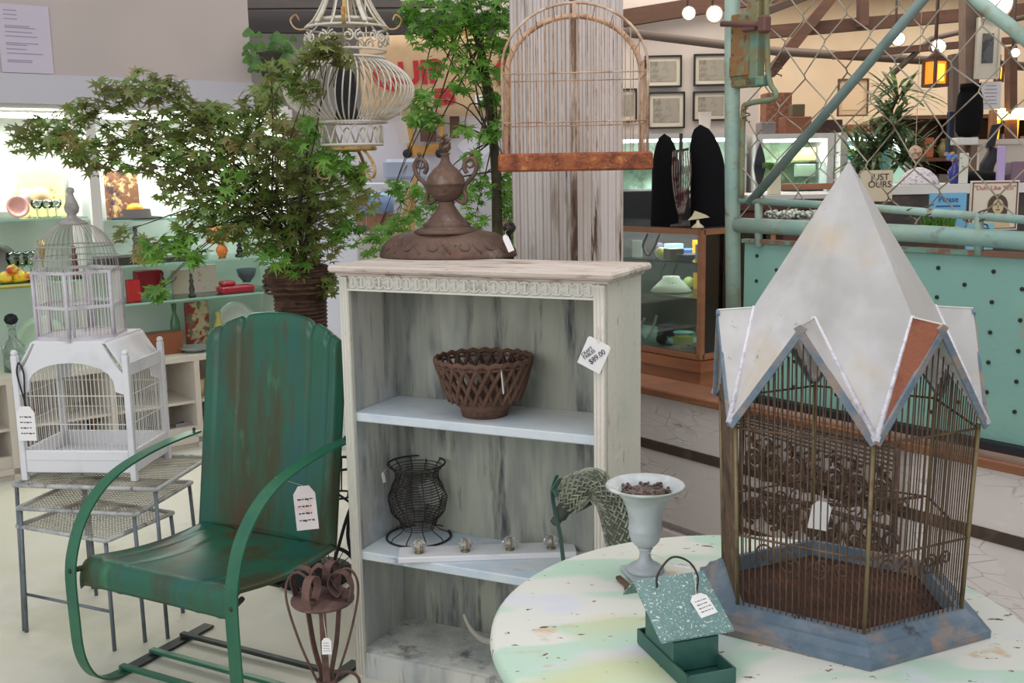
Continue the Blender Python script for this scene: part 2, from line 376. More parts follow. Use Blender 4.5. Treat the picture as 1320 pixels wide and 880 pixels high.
FR = mat('painted_fruit', (214, 190, 60), .35, 0, [((180, 60, 40), 14, .5, .6, 2), ((110, 130, 40), 9, .55, .65, 2)])
w = MB(); p = S(St(16, .14), .14, .98)
for a, b, c_, r in ((-.035, 0, .03, .032), (.03, .01, .032, .034), (0, -.01, .062, .03), (.07, 0, .026, .026)): w.ball(p+E*a+V((0, 0, c_)), r, 10)
w.lathe([(.05, 0), (.09, .02), (.085, .02), (.0001, .005)], 20, p); tag(w.build('fruit_ornament', FR), 'yellow, green and red painted fruit ornament on the middle glass shelf', 'ornament')
sitem('box', 10, .965, .08, .012, .14, cm('olive_board', (150, 142, 50)), 'long low olive green tray beneath the fruit ornament', 'tray', name='olive_tray')
sitem('figurine', 97, .98, .2, .17, .03, BR, 'slim dark brown candlestick seen through the domed birdcage', 'candlestick', name='candlestick')
sitem('goblet', 56, .98, .28, .2, .02, cm('gold_cup', (196, 170, 70), .3, metal=.6), 'thin stemmed gold cup left of the domed birdcage roof', 'cup', name='gold_cup')
sitem('bowl', 72, .98, .2, .05, .045, cm('sage_glaze', (120, 150, 120)), 'sage green bowl seen through the domed birdcage', name='sage_bowl')
sitem('bottle', 8, .52, .2, .24, .055, cm('tinted_glass', (205, 220, 212), .05, trans=.9), 'big clear glass jar with dark stopper at the left end of the counter', 'jar', name='glass_jar')
sitem('ornament', 8, .76, .2, .06, .035, BLACKM, 'dark knobbed stopper on the big glass jar', 'stopper', name='jar_stopper')
sitem('plate', 45, .52, .3, .1, .13, cm('pale_green_glass', (190, 212, 190), .1), 'large pale green plate standing behind the white house birdcage', name='green_plate')
sitem('figurine', 90, .52, .25, .18, .05, cm('green_plant', (92, 116, 66)), 'small green potted topiary seen through the house birdcage', 'plant', name='topiary')
# right bay
BX = mat('mixed_print', (120, 84, 60), .6, 0, [((200, 170, 120), 24, .5, .6, 3), ((60, 50, 60), 16, .55, .65, 3)])
sitem('picture', 165, 1.275, .3, .26, .09, BX, 'oval dark painted tray standing on the top shelf beside the white upright', 'tray', name='painted_tray')
sitem('ornament', 180, 1.30, .14, .06, .045, cm('orange_glaze', (240, 160, 30)), 'bright orange round dish on a black hat by the maple', 'dish', name='orange_dish')
w = MB(); w.lathe([(.13, 0), (.13, .006), (.075, .012), (.07, .05), (.0001, .055)], 24, S(St(182, .16), .16, 1.276)); tag(w.build('black_hat', cm('black_felt', (40, 36, 36), .9)), 'black brimmed hat on the top shelf behind the maple', 'hat')
sitem('figurine', 178, 1.035, .2, .2, .03, cm('grey_metal', (110, 110, 108)), 'slim grey figurine beside the domed cage on the second shelf')
w = MB(); sbox(w, .56, .80, .1, .3, 1.036, 1.075); tag(w.build('dark_tray', cm('dark_tray', (62, 56, 54))), 'long dark tray on the second shelf right of the domed cage', 'tray')
w = MB(); sbox(w, .84, 1.08, .1, .28, 1.036, 1.06); tag(w.build('dark_platter', cm('dark_tray', (62, 56, 54))), 'flat dark platter on the second shelf under maple leaves', 'platter')
FL = mat('flower_heads', (200, 110, 50), .8, 0, [((190, 60, 40), 30, .5, .6, 2), ((214, 190, 70), 25, .55, .65, 2)])
w = MB(); p = S(St(288, .2), .2, 1.036); w.lathe(prof_vase(.09, .035), 16, p)
for i in range(14): w.ball(p+V((rr.uniform(-.07, .07), rr.uniform(-.04, .04), .09+rr.uniform(0, .09))), .02, 6)
tag(w.build('flower_arrangement', FL), 'orange and red flower arrangement on the second shelf', 'flowers')
sitem('figurine', 311, 1.036, .2, .09, .028, BLACKM, 'small black figurine right of the orange flowers', name='black_figurine')
sitem('box', 170, .83, .15, .12, .035, RD, 'upright red tin at left of the third shelf, beside the domed cage', 'tin', name='red_tin')
sitem('box', 190, .86, .3, .12, .07, cm('crimson', (160, 30, 44)), 'crimson box behind the upright red tin', 'box', name='crimson_box')
sitem('figurine', 208, .83, .22, .15, .03, cm('dark_red', (110, 30, 36)), 'dark red bottle-shaped figurine on the third shelf', name='red_figurine')
sitem('picture', 232, .83, .3, .14, .05, cm('beige_card', (206, 190, 170)), 'beige card standing on the third shelf left of the black figurine', 'card', name='beige_card')
sitem('figurine', 246, .83, .16, .13, .022, cm('dark_bronze', (70, 62, 56)), 'slim dark bronze figurine on the third shelf', name='bronze_figurine')
sitem('picture', 262, .83, .3, .16, .08, mat('pink_print', (206, 186, 178), .7, 0, [((190, 120, 110), 20, .6, .68, 3)]), 'pink and white boxed print on the third shelf', 'picture', name='boxed_print')
w = MB(); p = S(St(303, .16), .16, .83); w.box(p+V((0, 0, .02)), (.2, .1, .04), M=MS, bev=.01); w.box(p+V((0, 0, .055))-E*.05, (.08, .08, .03), M=MS, bev=.01)
tag(w.build('toy_car', cm('toy_red', (170, 36, 56), .3)), 'low dark red toy car on the third shelf', 'toy')
sitem('bowl', 318, .87, .28, .08, .06, cm('bowl_grey', (90, 96, 106)), 'dark grey lidded bowl at the right end of the third shelf', name='grey_bowl')
sitem('vase', 221, .52, .3, .26, .03, cm('green_glass', (84, 124, 90), .2), 'tall slim green vase on the counter left of the floral tile', name='green_vase')
sitem('picture', 250, .53, .3, .25, .07, mat('floral_tile', (190, 176, 140), .6, 0, [((150, 50, 44), 13, .5, .56, 2), ((110, 110, 84), 18, .55, .63, 3)]), 'framed floral tile with a red bloom on the counter', 'picture', name='floral_tile')
sitem('plate', 300, .52, .3, .1, .12, cm('clear_plate', (206, 212, 206), .1), 'large pale glass plate on the counter, right of the floral tile', name='glass_plate')
sitem('vase', 278, .52, .22, .2, .035, cm('straw', (190, 176, 96)), 'straw yellow vase on the counter before the glass plate', name='yellow_vase')
w = MB(); p = S(St(205, .2), .2, .52); w.prism([(-.1, 0), (.07, 0), (.1, .12), (-.12, .12), (-.13, .09)], p-Nn*.05, E, (0, 0, 1), Nn*.12); tag(w.build('wooden_box', cm('cherry_wood', (140, 84, 56))), 'reddish wooden box with slanted end behind the house birdcage roof', 'box')
sitem('bowl', 245, .52, .12, .03, .09, cm('grey_dish', (150, 154, 152)), 'shallow grey dish on the counter front below the floral tile', 'dish', name='grey_dish')
# in the open cupboards under the counter
sitem('tumbler', 243, .265, .12, .1, .05, mat('print_mug', (222, 200, 160), .4, 0, [((120, 100, 70), 34, .62, .66, 3)]), 'cream mug with brown figure in the open cupboard beside the green chair', 'mug', name='cream_mug')
sitem('bowl', 232, .06, .14, .05, .08, cm('blue_glaze', (40, 100, 160)), 'blue bowl on the bottom cupboard shelf beside the green chair', name='blue_bowl')
sitem('picture', 234, .06, .09, .07, .09, cm('card_grey', (170, 164, 160)), 'grey card leaning before the blue bowl', 'card', name='grey_card')
for i, px in enumerate((92, 98, 104, 110, 117, 124)):
    sitem('box', px, .06, .2, .13+.01*(i % 3), .016, mat('spine%d' % (i % 3), [(190, 180, 160), (70, 70, 84), (150, 120, 90)][i % 3], .7), 'thin book standing in the cupboard seen through the house birdcage', 'book', 'books seen through the house birdcage', name='book')
sitem('bowl', -2, .265, .2, .05, .06, cm('bowl_tan', (150, 130, 104)), 'tan bowl on the upper cupboard shelf at the left edge', name='tan_bowl')
sitem('bowl', 2, .06, .2, .06, .06, cm('bowl_ivory', (216, 210, 196)), 'ivory bowl on the lower cupboard shelf at the left edge', name='ivory_bowl')
sitem('vase', 24, .265, .15, .07, .02, RD, 'tiny red vase in the cupboard behind the hanging white tag', name='red_vase')
sitem('figurine', 76, .265, .2, .12, .03, cm('moss', (110, 116, 70)), 'small moss green figurine in the cupboard behind the house birdcage', name='moss_figurine')

# ================================================================== low wall, gate
A = V((.467, 3.6, 0)); D = V((.615, -.788, 0)); NW = V((-.788, -.615, 0)); MW = Matrix.Rotation(math.atan2(D.y, D.x), 3, 'Z')
def W(s, off, z): return A + D*s + NW*off + V((0, 0, z))       # off: towards the viewer
def wbox(mb, s0, s1, o0, o1, z0, z1, bev=0): return mb.box(W((s0+s1)/2, (o0+o1)/2, (z0+z1)/2), (s1-s0, abs(o1-o0), z1-z0), M=MW, bev=bev)
def Wpx(px, py, off=0):                                         # (s,z) of a pixel on the gate's plane
    d = ray(px, py); p0 = W(0, off, 0); t = (p0-CAM).dot(NW)/d.dot(NW); q = CAM + d*t; return (q-p0).dot(D), q.z
PLANKM = mat('whitewashed_planks', (224, 214, 212), .8, 0, [((224, 216, 216), (3, 3, 6), .45, .7, 3), ((176, 160, 150), (7, 7, 26), .60, .68, 6), ((150, 120, 108), (3, 3, 4), .62, .74, 6), ((178, 164, 158), (9, 9, 30), .03, .0, 2, 'crack'), ((216, 206, 204), (2.5, 2.5, 4), .46, .54, 4)], .2, 30)
w = MB()
for (z0, z1) in ((.55, .72), (.27, .525), (0, .245)): wbox(w, -.36, 1.75, -.05, 0, z0, z1, .006)
wbox(w, -.36, 1.75, -.06, -.03, 0, .72)
struct('wall_low_partition', w, PLANKM)
w = MB(); wbox(w, -.36, 1.75, -.012, .006, .523, .552)
struct('trim_gap_batten', w, mat('dark_batten', (70, 56, 48), .9, 0, [((110, 88, 74), 9, .5, .7, 3)], .2))
LEDGE = mat('reddish_ledge', (132, 82, 54), .5, 0, [((160, 104, 70), (3, 3, 30), .45, .7, 4), ((94, 60, 44), 6, .55, .75, 3)], .1)
w = MB(); wbox(w, -.36, 1.75, -.14, .03, .722, .748, .004); struct('trim_ledge', w, LEDGE)
# gate
TEAL = mat('aged_teal_paint', (142, 164, 152), .6, 0, [((160, 186, 176), 3, .4, .65, 4), ((136, 136, 108), 9, .50, .64, 5), ((120, 84, 60), 14, .60, .67, 6), ((116, 152, 146), 2, .5, .7, 3)], .15)
TEALP = mat('teal_panel_paint', (122, 164, 154), .55, 0, [((136, 176, 164), 2.2, .4, .7, 3), ((140, 150, 120), (5, 5, 3), .60, .7, 5), ((126, 84, 58), (12, 12, 7), .66, .7, 6)], .1)
OLIVEM = mat('olive_patina', (126, 120, 84), .7, .1, [((104, 140, 124), 12, .45, .6, 4), ((120, 76, 50), 20, .55, .65, 5)], .2)
CHAINM = mat('galvanised_wire', (156, 148, 132), .55, .4, [((110, 90, 74), 12, .5, .7, 3)])
gate = thing('metal_gate', 'aged teal metal gate with pipe frame, wire mesh and perforated lower panel', 'gate', A, math.atan2(D.y, D.x))
GY = -.02          # gate local: x along, y = away from the viewer
def g(s, z, y=0): return V((s, y+.0, z))
s0, zt = Wpx(945, 290)
ps = .375
def gp(px, py): s, z = Wpx(px, py); return V((s, 0, z))
w = MB(); w.tube([gp(946, 470), gp(944, 230), gp(944, 100), gp(944, -60)], .0235, 14)
w.build('gate_post', TEAL, gate)
w = MB(); w.tube([gp(950, 290), gp(1060, 295), gp(1200, 302), gp(1345, 312)], .0235, 14); w.build('main_rail', TEAL, gate)
w = MB(); w.tube([gp(955, 258), gp(1100, 266), gp(1345, 285)], .011, 10)
for px in (978, 1262): w.tube([gp(px, 262+(px-978)*.05), gp(px, 318+(px-978)*.04)], .012, 8)
w.build('upper_rod', TEAL, gate)
w = MB(); w.tube([gp(966, 262), gp(1080, 128), gp(1215, -30)], .014, 10); w.build('diagonal_brace', mat('grey_teal', (104, 122, 118), .6, 0, [((84, 104, 100), 7, .45, .7, 4)], .1), gate)
w = MB(); w.tube([gp(1215, -50), gp(1262, 2), gp(1345, 68)], .017, 10); w.build('diagonal_brace', TEAL, gate)
# perforated panel
sa, _ = Wpx(957, 340); sb_ = 1.62; zb, ztp = .79, 1.262
w = MB(); w.box(((sa+sb_)/2, .012, (zb+ztp)/2), (sb_-sa, .005, ztp-zb)); pan = w.build('lower_panel', TEALP, gate)
HO = mat('hole_dark', (38, 40, 38), .9); w = MB(); n = 0
for i in range(13):
    for j in range(6):
        x = sa+.05+i*.075; z = zb+.045+j*.078+(.039 if i % 2 else 0)
        if z < ztp-.03 and n < 90: w.lathe([(.0055, 0), (.0055, .003), (.0001, .003)], 8, (x, .0092, z), M=Matrix.Rotation(R(90), 3, 'X')); n += 1
w.build('bolt_holes', HO, pan)
w = MB(); w.box(((sa+sb_)/2, .008, ztp+.008), (sb_-sa, .03, .012)); w.build('panel_cap', mat('rusty_cap', (120, 84, 64), .8, 0, [((104, 140, 124), 14, .5, .6, 4)]), gate)
w = MB(); w.box(((sa+sb_)/2, .0, zb-.012), (sb_-sa, .035, .022)); w.build('bottom_rail', BLACKM, gate)
# inner post, lock box, bolt
w = MB(); w.tube(smooth_path([gp(988, -40), gp(990, 90), gp(1000, 120), gp(996, 128), gp(965, 134), gp(958, 150), gp(956, 258)], 5), .0085, 8); w.build('inner_rod', OLIVEM, gate)
w = MB(); s1, z1 = Wpx(975, 5); s2, z2 = Wpx(975, 112); w.box((s1-.0, -.0, (z1+z2)/2+.08), (.045, .04, z1-z2+.16), bev=.004)
a_, b_ = Wpx(940, 112); c_, d_ = Wpx(988, 112); w.box(((a_+c_)/2, 0, b_+.008), (c_-a_, .04, .028), bev=.004)
w.build('lock_bracket', OLIVEM, gate)
w = MB(); a_, b_ = Wpx(948, 20); c_, d_ = Wpx(972, 102); w.box(((a_+c_)/2, -.012, (b_+d_)/2), (c_-a_, .02, b_-d_), bev=.003)
w.box(((a_+c_)/2, -.024, d_+.04), ((c_-a_)*.95, .01, .06), bev=.003); w.build('lock_plate', mat('lock_rust', (136, 100, 62), .7, .1, [((110, 130, 100), 25, .5, .6, 4), ((104, 64, 44), 40, .55, .65, 4)], .2), gate)
w = MB(); p = gp(943, 32); q = gp(1000, 32); w.tube([p+V((0, -.045, 0)), q+V((-.02, -.045, 0))], .009, 10); w.box(q+V((-.01, -.04, .0)), (.03, .035, .05), bev=.006)
w.box((p+q)/2+V((.02, -.04, -.014)), (.05, .02, .02), bev=.004); w.build('slide_bolt', mat('bolt_brown', (104, 72, 66), .7, .2, bump=.2), gate)
# wire mesh
cw, ch = .15, .17; sL, sR = .40, 1.62; zL, zH = 1.33, 2.3; rnd = random.Random(5); k = 0
nodes = {}
def nd(i, j):
    if (i, j) not in nodes: nodes[(i, j)] = (sL+i*cw/2+rnd.uniform(-.010, .010), zL+j*ch/2+rnd.uniform(-.012, .012))
    return nodes[(i, j)]
wm = MB()
nI = int((sR-sL)/(cw/2))
for i in range(0, nI-1):
    pts = []
    for j in range(0, 12):
        x, z = nd(i+(1 if (j+i) % 2 else 0), j) if True else (0, 0)
        yy = .004 if j % 2 else -.004
        pts += [V((x, yy, z-.006)), V((x, -yy, z+.006))]
    if i % 2 == 0: wm.tube(pts, .0022, 5)
    else: wm.tube([p+V((0, .002, 0)) for p in pts], .0022, 5)
for _ in range(6):      # rusty twisted ties along the rod
    pass
wm.build('wire_mesh', CHAINM, gate)
for px, py in ((962, 150), (960, 262), (1003, 90), (1173, 280), (1268, 282), (1200, 275)):
    w = MB(); c0 = gp(px, py); w.tube([c0+V((.012*math.cos(a*1.1), .012*math.sin(a*1.1), .004*a-.02)) for a in range(12)], .002, 5); w.build('wire_tie', DRUST, gate)
# ================================================================== bookcase
BKM = mat('distressed_grey_white', (204, 203, 196), .75, 0, [((166, 170, 168), (7, 7, 1.2), .42, .62, 4), ((110, 112, 112), (12, 12, 1.3), .54, .68, 5), ((198, 212, 222), (4, 4, 4), .55, .75, 3), ((96, 88, 80), (40, 40, 9), .70, .76, 4)], .12, 40)
BKB = mat('streaked_grey_back', (166, 168, 154), .8, 0, [((130, 134, 130), (9, 9, 1.1), .42, .62, 4), ((70, 74, 80), (13, 13, 1.6), .53, .66, 5), ((196, 198, 186), (5, 5, 1.5), .55, .75, 3), ((112, 92, 76), (9, 9, .5), .64, .72, 3)], .1, 40)
SHELFM = mat('blue_white_shelf_paint', (214, 222, 228), .6, 0, [((184, 204, 220), (5, 9, 9), .45, .7, 4), ((150, 160, 170), (6, 20, 20), .64, .74, 5), ((226, 226, 222), 3, .5, .7, 3)], .08)
TOPM = mat('worn_cream_top', (196, 182, 172), .75, 0, [((214, 204, 196), (3, 20, 20), .45, .62, 5), ((142, 116, 100), (5, 34, 34), .54, .64, 6), ((112, 66, 48), (7, 14, 14), .64, .70, 5)], .25)
bk = thing('bookcase', 'open whitewashed wooden bookcase with carved frieze in the middle of the shop', 'bookcase', (-.122, 2.797, 0), R(-25.5))
BW, BD, BH = .805, .27, 1.22; x0, x1 = -BW/2, BW/2
w = MB(); w.box((0, BD/2-.005, 1.233), (BW+.05, BD+.05, .020), bev=.006); w.box((0, BD/2-.003, 1.218), (BW+.02, BD+.02, .012), bev=.004); w.build('top_board', TOPM, bk)
for sx in (-1, 1):
    w = MB(); w.box((sx*(BW/2-.01), BD/2+.004, .606), (.02, BD-.008, 1.212)); s_ = w.build('side_panel', WHITEWOOD if sx > 0 else BKM, bk)
    w = MB()
    xx = sx*(BW/2-.0175)
    w.box((xx, -.004, .605), (.030, .018, 1.21), bev=.002)
    for dx in (-.010, 0, .010): w.tube([(xx+dx, -.0125, .01), (xx+dx, -.0125, 1.205)], .0032, 6)
    w.build('front_stile', WHITEWOOD, bk)
w = MB(); w.box((0, BD-.01, .61), (BW-.04, .01, 1.20)); w.build('back_panel', BKB, bk)
for z in (.813, .392):
    w = MB(); w.box((0, BD/2-.004, z-.012), (BW-.04, BD-.02, .026), bev=.003); w.build('shelf', SHELFM, bk)
w = MB(); w.box((0, BD/2, .072), (BW-.04, BD-.02, .02)); w.box((0, .003, .04), (BW-.06, .018, .08)); w.build('bottom_shelf', BKM, bk)
fz = MB(); fz.box((0, .0, 1.194), (BW-.06, .012, .044)); fo = fz.build('frieze', mat('frieze_paint', (206, 204, 196), .7, 0, [((150, 148, 142), 30, .5, .7, 4)]), bk)
w = MB(); n = 24; st = (BW-.09)/n
for i in range(n+1):
    x = -(BW-.09)/2+i*st
    for a0 in (0,):
        w.tube(arc((x, -.0075, 1.196), .0160, .15*PI, .85*PI, 8), .0024, 5)
        w.tube(arc((x, -.0075, 1.196), .0160, 1.15*PI, 1.85*PI, 8), .0024, 5)
    w.tube(arc((x+st/2, -.0075, 1.196), .0178, .62*PI, 1.38*PI, 6), .0022, 5)
    w.tube(arc((x+st/2, -.0075, 1.196), .0178, -.38*PI, .38*PI, 6), .0022, 5)
    w.ball((x, -.0075, 1.196), .0045, 6)
w.box((0, -.008, 1.174), (BW-.06, .008, .005)); w.build('carved_pattern', mat('carving_paint', (218, 214, 204), .65), fo)
bpy.context.view_layer.update()
BI = Matrix.Translation(bk.location) @ Matrix.Rotation(R(-25.5), 4, 'Z'); BIi = BI.inverted()
# price tag on the right stile
M = Matrix.Translation((x1-.010, -.024, 1.07)) @ Matrix.Rotation(R(90), 4, 'X') @ Matrix.Rotation(R(-24), 4, 'Z')
w = MB(); w.prism([(-.033, -.078), (.033, -.078), (.033, -.004), (.028, 0), (-.028, 0), (-.033, -.004)], M @ V((0, 0, 0)), (M @ V((1, 0, 0)))-(M @ V((0, 0, 0))), (M @ V((0, 1, 0)))-(M @ V((0, 0, 0))), ((M @ V((0, 0, 1)))-(M @ V((0, 0, 0))))*.001)
tg = w.build('price_tag', PAPER, bk)
e = (M @ Matrix.Rotation(R(62), 4, 'Z')).to_euler()
text('CRAFT\nTABLES', tg, INK, M @ V((-.016, -.042, .0025)), .012, e)
text('$89.00', tg, INK, M @ V((.010, -.040, .0025)), .019, e)
w = MB(); w.tube([M @ V((0, -.006, .002)), V((x1-.005, -.022, 1.098)), V((x1-.018, -.018, 1.104)), M @ V((-.004, -.006, .002))], .0008, 4); w.build('string', STRINGM, tg)

# ---- lattice bowl on shelf
def onshelf(px, ly, z):
    best = None
    for k in range(2000):
        p = GZ(px, 300+k*.5, z) if 300+k*.5 > 260 else None
        q = BIi @ V((p.x, p.y, 0)); e = abs(q.y-ly)
        if best is None or e < best[0]: best = (e, p)
    return best[1]
bp = onshelf(625, .122, .813); bowlp = V((bp.x, bp.y, .8135))
bt = thing('lattice_bowl', 'brown rusty lattice bowl on the upper shelf of the white bookcase', 'bowl', bowlp); bt.scale = (.92, .92, 1.16)
def br_(z): t = z/.148; return .066+.084*(t**.55)
w = MB(); w.lathe([(.0001, .012), (.06, .012), (.07, .03), (br_(.045), .05), (br_(.045)+.006, .05), (.076, .02), (.07, 0), (.062, 0), (.0001, .004)], 40); w.build('solid_base', RUST, bt)
w = MB()
for i in range(30):
    for sg in (-1, 1):
        pts = []
        for k in range(9):
            z = .042+k*.0115; a = 2*PI*i/24+sg*k*.052; r = br_(z)+sg*.0015; pts.append(V((r*math.cos(a), r*math.sin(a), z)))
        w.tube(pts, .0066, 6)
w.build('lattice', RUST, bt)
w = MB(); m_ = 96; w.tube([V(((br_(.14)+.001)*math.cos(2*PI*i/m_), (br_(.14)+.001)*math.sin(2*PI*i/m_), .14+.0028*math.cos(24*2*PI*i/m_))) for i in range(m_)], .0065, 8, closed=True)
w.tube([V(((br_(.13))*math.cos(2*PI*i/m_), (br_(.13))*math.sin(2*PI*i/m_), .130)) for i in range(m_)], .004, 6, closed=True); w.build('rope_rim', RUST, bt)
tp = V((.055, -.143, .128)); price_tag(bt, Matrix.Translation(tp) @ Matrix.Rotation(R(80), 4, 'Z') @ Matrix.Rotation(R(84), 4, 'X'), .018, .052, marks=False, string=[tp+V((0, .005, .018)), tp])
# ---- wire vase on second shelf
vp = GZ(540, 692, .393)
vt = thing('wire_vase', 'dark wire ribbed vase basket on the lower shelf of the bookcase', 'wire vase', (vp.x, vp.y, .393))
def vr(z):
    pts = [(0, .098), (.012, .09), (.03, .05), (.05, .056), (.09, .084), (.125, .09), (.16, .078), (.19, .064), (.21, .066), (.232, .086)]
    for (a, ra), (b, rb) in zip(pts, pts[1:]):
        if z <= b: t = (z-a)/(b-a); t = t*t*(3-2*t); return ra+(rb-ra)*t
    return pts[-1][1]
VW = mat('dark_wire', (62, 56, 54), .6, .5)
w = MB()
for i in range(10): w.tube([V((vr(z)*math.cos(2*PI*i/10), vr(z)*math.sin(2*PI*i/10), z+.003)) for z in [k*.0116 for k in range(21)]], .0018, 5)
w.build('upright_ribs', VW, vt)
w = MB()
for k in range(26): z = .032+k*.0076; w.tube(arc((0, 0, z), vr(z), 0, 2*PI-.22, 28, v=(0, 1, 0)), .0014, 5)
w.build('wire_rings', VW, vt)
for nm, z, r in (('rim_ring', .234, .087), ('base_ring', .004, .099)):
    w = MB(); w.tube(arc((0, 0, z), r, 0, 2*PI*(39/40), 39, v=(0, 1, 0)), .003, 6, closed=True); w.build(nm, VW, vt)
price_tag(vt, Matrix.Translation((-.10, -.03, .215)) @ Matrix.Rotation(R(60), 4, 'Z') @ Matrix.Rotation(R(80), 4, 'X'), .012, .03, marks=False, string=[(-.08, 0, .228), (-.10, -.03, .215)])
# ---- board with glass knobs
pa = GZ(513, 719, .411); pb = GZ(744, 711, .411)
cx, cy = (pa.x+pb.x)/2, (pa.y+pb.y)/2; rz = math.atan2(pb.y-pa.y, pb.x-pa.x); Lb = (pb-pa).length
kb = thing('knob_rack', 'white board with four clear glass knobs lying on the lower shelf of the bookcase', 'knob rack', (cx, cy, .393), rz)
w = MB(); w.box((0, .045, .009), (Lb, .09, .018), bev=.003); w.build('board', mat('bright_white_paint', (226, 226, 230), .5, 0, [((190, 196, 206), (6, 20, 20), .58, .72, 4)]), kb)
for i, px in enumerate((540, 600, 658, 712)):
    q = GZ(px, 714, .411); x = (q-V((cx, cy, .411))).dot(V((math.cos(rz), math.sin(rz), 0)))
    w = MB(); nn = 12; vs = []
    pr = [(.0001, .042), (.012, .040), (.020, .032), (.0225, .024), (.019, .014), (.011, .008), (.009, 0)]
    for (r, z) in pr[::-1]:
        pass
    w.lathe([(r*(1+.0), z) for r, z in pr[::-1]], 12, (x, .035, .018)); w.sm = [False]*len(w.sm)
    kn = w.build('glass_knob', mat('knob_glass', (236, 236, 232), .04, 0, trans=.85), kb)
    w = MB(); w.lathe([(.013, 0), (.013, .003), (.006, .005), (.006, .03), (.0001, .032)], 12, (x, .035, .0185)); w.build('brass_stem', mat('aged_brass', (150, 134, 96), .35, metal=.8), kn)
# ---- antler on bottom shelf
q0 = GZ(632, 829, .085)
w = MB(); pts = smooth_path([q0+V((.05, .01, .012)), q0+V((0, 0, .006)), q0+V((-.035, 0, .022)), q0+V((-.062, 0, .055)), q0+V((-.078, 0, .095))], 5)
w.tube(pts, [.0145*(1-.72*i/(len(pts)-1)) for i in range(len(pts))], 8)
tag(w.build('antler_tine', mat('bone', (196, 190, 176), .7, 0, [((150, 140, 124), (8, 8, 8), .5, .7, 4)], .2)), 'pale curved antler tine lying on the bottom shelf of the bookcase', 'antler')
# ---- cast iron finial on the bookcase top
fp = GZ(577, 331, 1.243); 
fn = thing('cast_iron_ornament', 'rusted cast iron stove top ornament with urn finial on the bookcase top', 'ornament', (fp.x, fp.y+.01, 1.2435), R(-12)); fn.scale = (1.07, 1.07, 1.04)
CI = mat('brown_cast_iron', (112, 88, 76), .65, .3, [((84, 66, 60), 12, .42, .66, 5), ((140, 128, 118), 18, .58, .74, 5), ((128, 84, 60), 30, .6, .74, 4)], .35, 70)
w = MB(); dp = [(.0001, .0), (.197, 0), (.2, .004), (.197, .014), (.186, .034), (.168, .054), (.140, .068), (.10, .075), (.085, .078)]
w.lathe(dp, 56, sx=1, sy=.62); w.build('domed_base', CI, fn)
w = MB()
def dome(a, t):
    z = .016+.048*t; r = [p for p in [(.196-.012*t-.045*t*t)]][0]
    return V((r*math.cos(a), r*.62*math.sin(a), z))
for i in range(7):
    a = -PI+.15+i*.46
    pts = []
    for k in range(22):
        th = k/21*2.2*PI; rr_ = .020*(1-.6*k/21); pts.append(dome(a+rr_*math.cos(th)*6.5*(1 if i % 2 else -1), min(1, max(0, .45+rr_*math.sin(th)*20)))*1.004)
    w.tube(pts, .003, 5)
    w.tube([dome(a+.2+.05*math.cos(t*.7), t/8)*1.004 for t in range(8)], .0025, 5)
w.build('scroll_relief', CI, fn)
w = MB(); w.lathe([(.10, .07), (.085, .082), (.066, .088), (.07, .094), (.058, .102), (.04, .122), (.028, .14), (.022, .15), (.026, .156), (.022, .16)], 36); w.build('neck', CI, fn)
w = MB(); w.lathe([(.014, .158), (.026, .162), (.044, .178), (.054, .20), (.056, .206), (.059, .208), (.059, .213), (.055, .215), (.05, .232), (.034, .252), (.02, .264), (.013, .275), (.011, .292), (.016, .297), (.0001, .30)], 36); w.build('urn', CI, fn)
for sx in (-1, 1):
    w = MB(); w.tube(smooth_path([(sx*.03, 0, .165), (sx*.05, 0, .155), (sx*.058, 0, .17), (sx*.052, 0, .19), (sx*.06, 0, .21), (sx*.082, 0, .235), (sx*.09, 0, .262), (sx*.078, 0, .282), (sx*.06, 0, .275), (sx*.054, 0, .255), (sx*.062, 0, .24)], 5), .0065, 7)
    w.tube(arc((sx*.071, 0, .268), .012, 0, 2*PI*.96, 14), .004, 6, closed=True); w.ball((sx*.075, 0, .295), .007, 6); w.build('handle', CI, fn)
w = MB(); rnd = random.Random(2)
for i in range(16):
    a = i*2.4; r = .006+.016*(i % 4)/3
    w.tube(smooth_path([(0, 0, .296), (r*.8*math.cos(a), r*.8*math.sin(a), .308+.002*i), (r*1.4*math.cos(a+.6), r*1.4*math.sin(a+.6), .315+.0022*i)], 3), .0045, 5)
w.build('flower_finial', CI, fn)
w = MB(); w.lathe([(.004, 0), (.004, .02), (.014, .028), (.02, .04), (.014, .053), (.0001, .056)], 16, (.17, .05, .04)); w.build('knob', mat('dark_knob', (58, 48, 46), .4, .2), fn)
price_tag(fn, Matrix.Translation((.178, -.055, .065)) @ Matrix.Rotation(R(12), 4, 'Z') @ Matrix.Rotation(R(78), 4, 'X') @ Matrix.Rotation(R(22), 4, 'Z'), .017, .05, marks=False, string=[(.17, .03, .075), (.176, -.03, .075)])

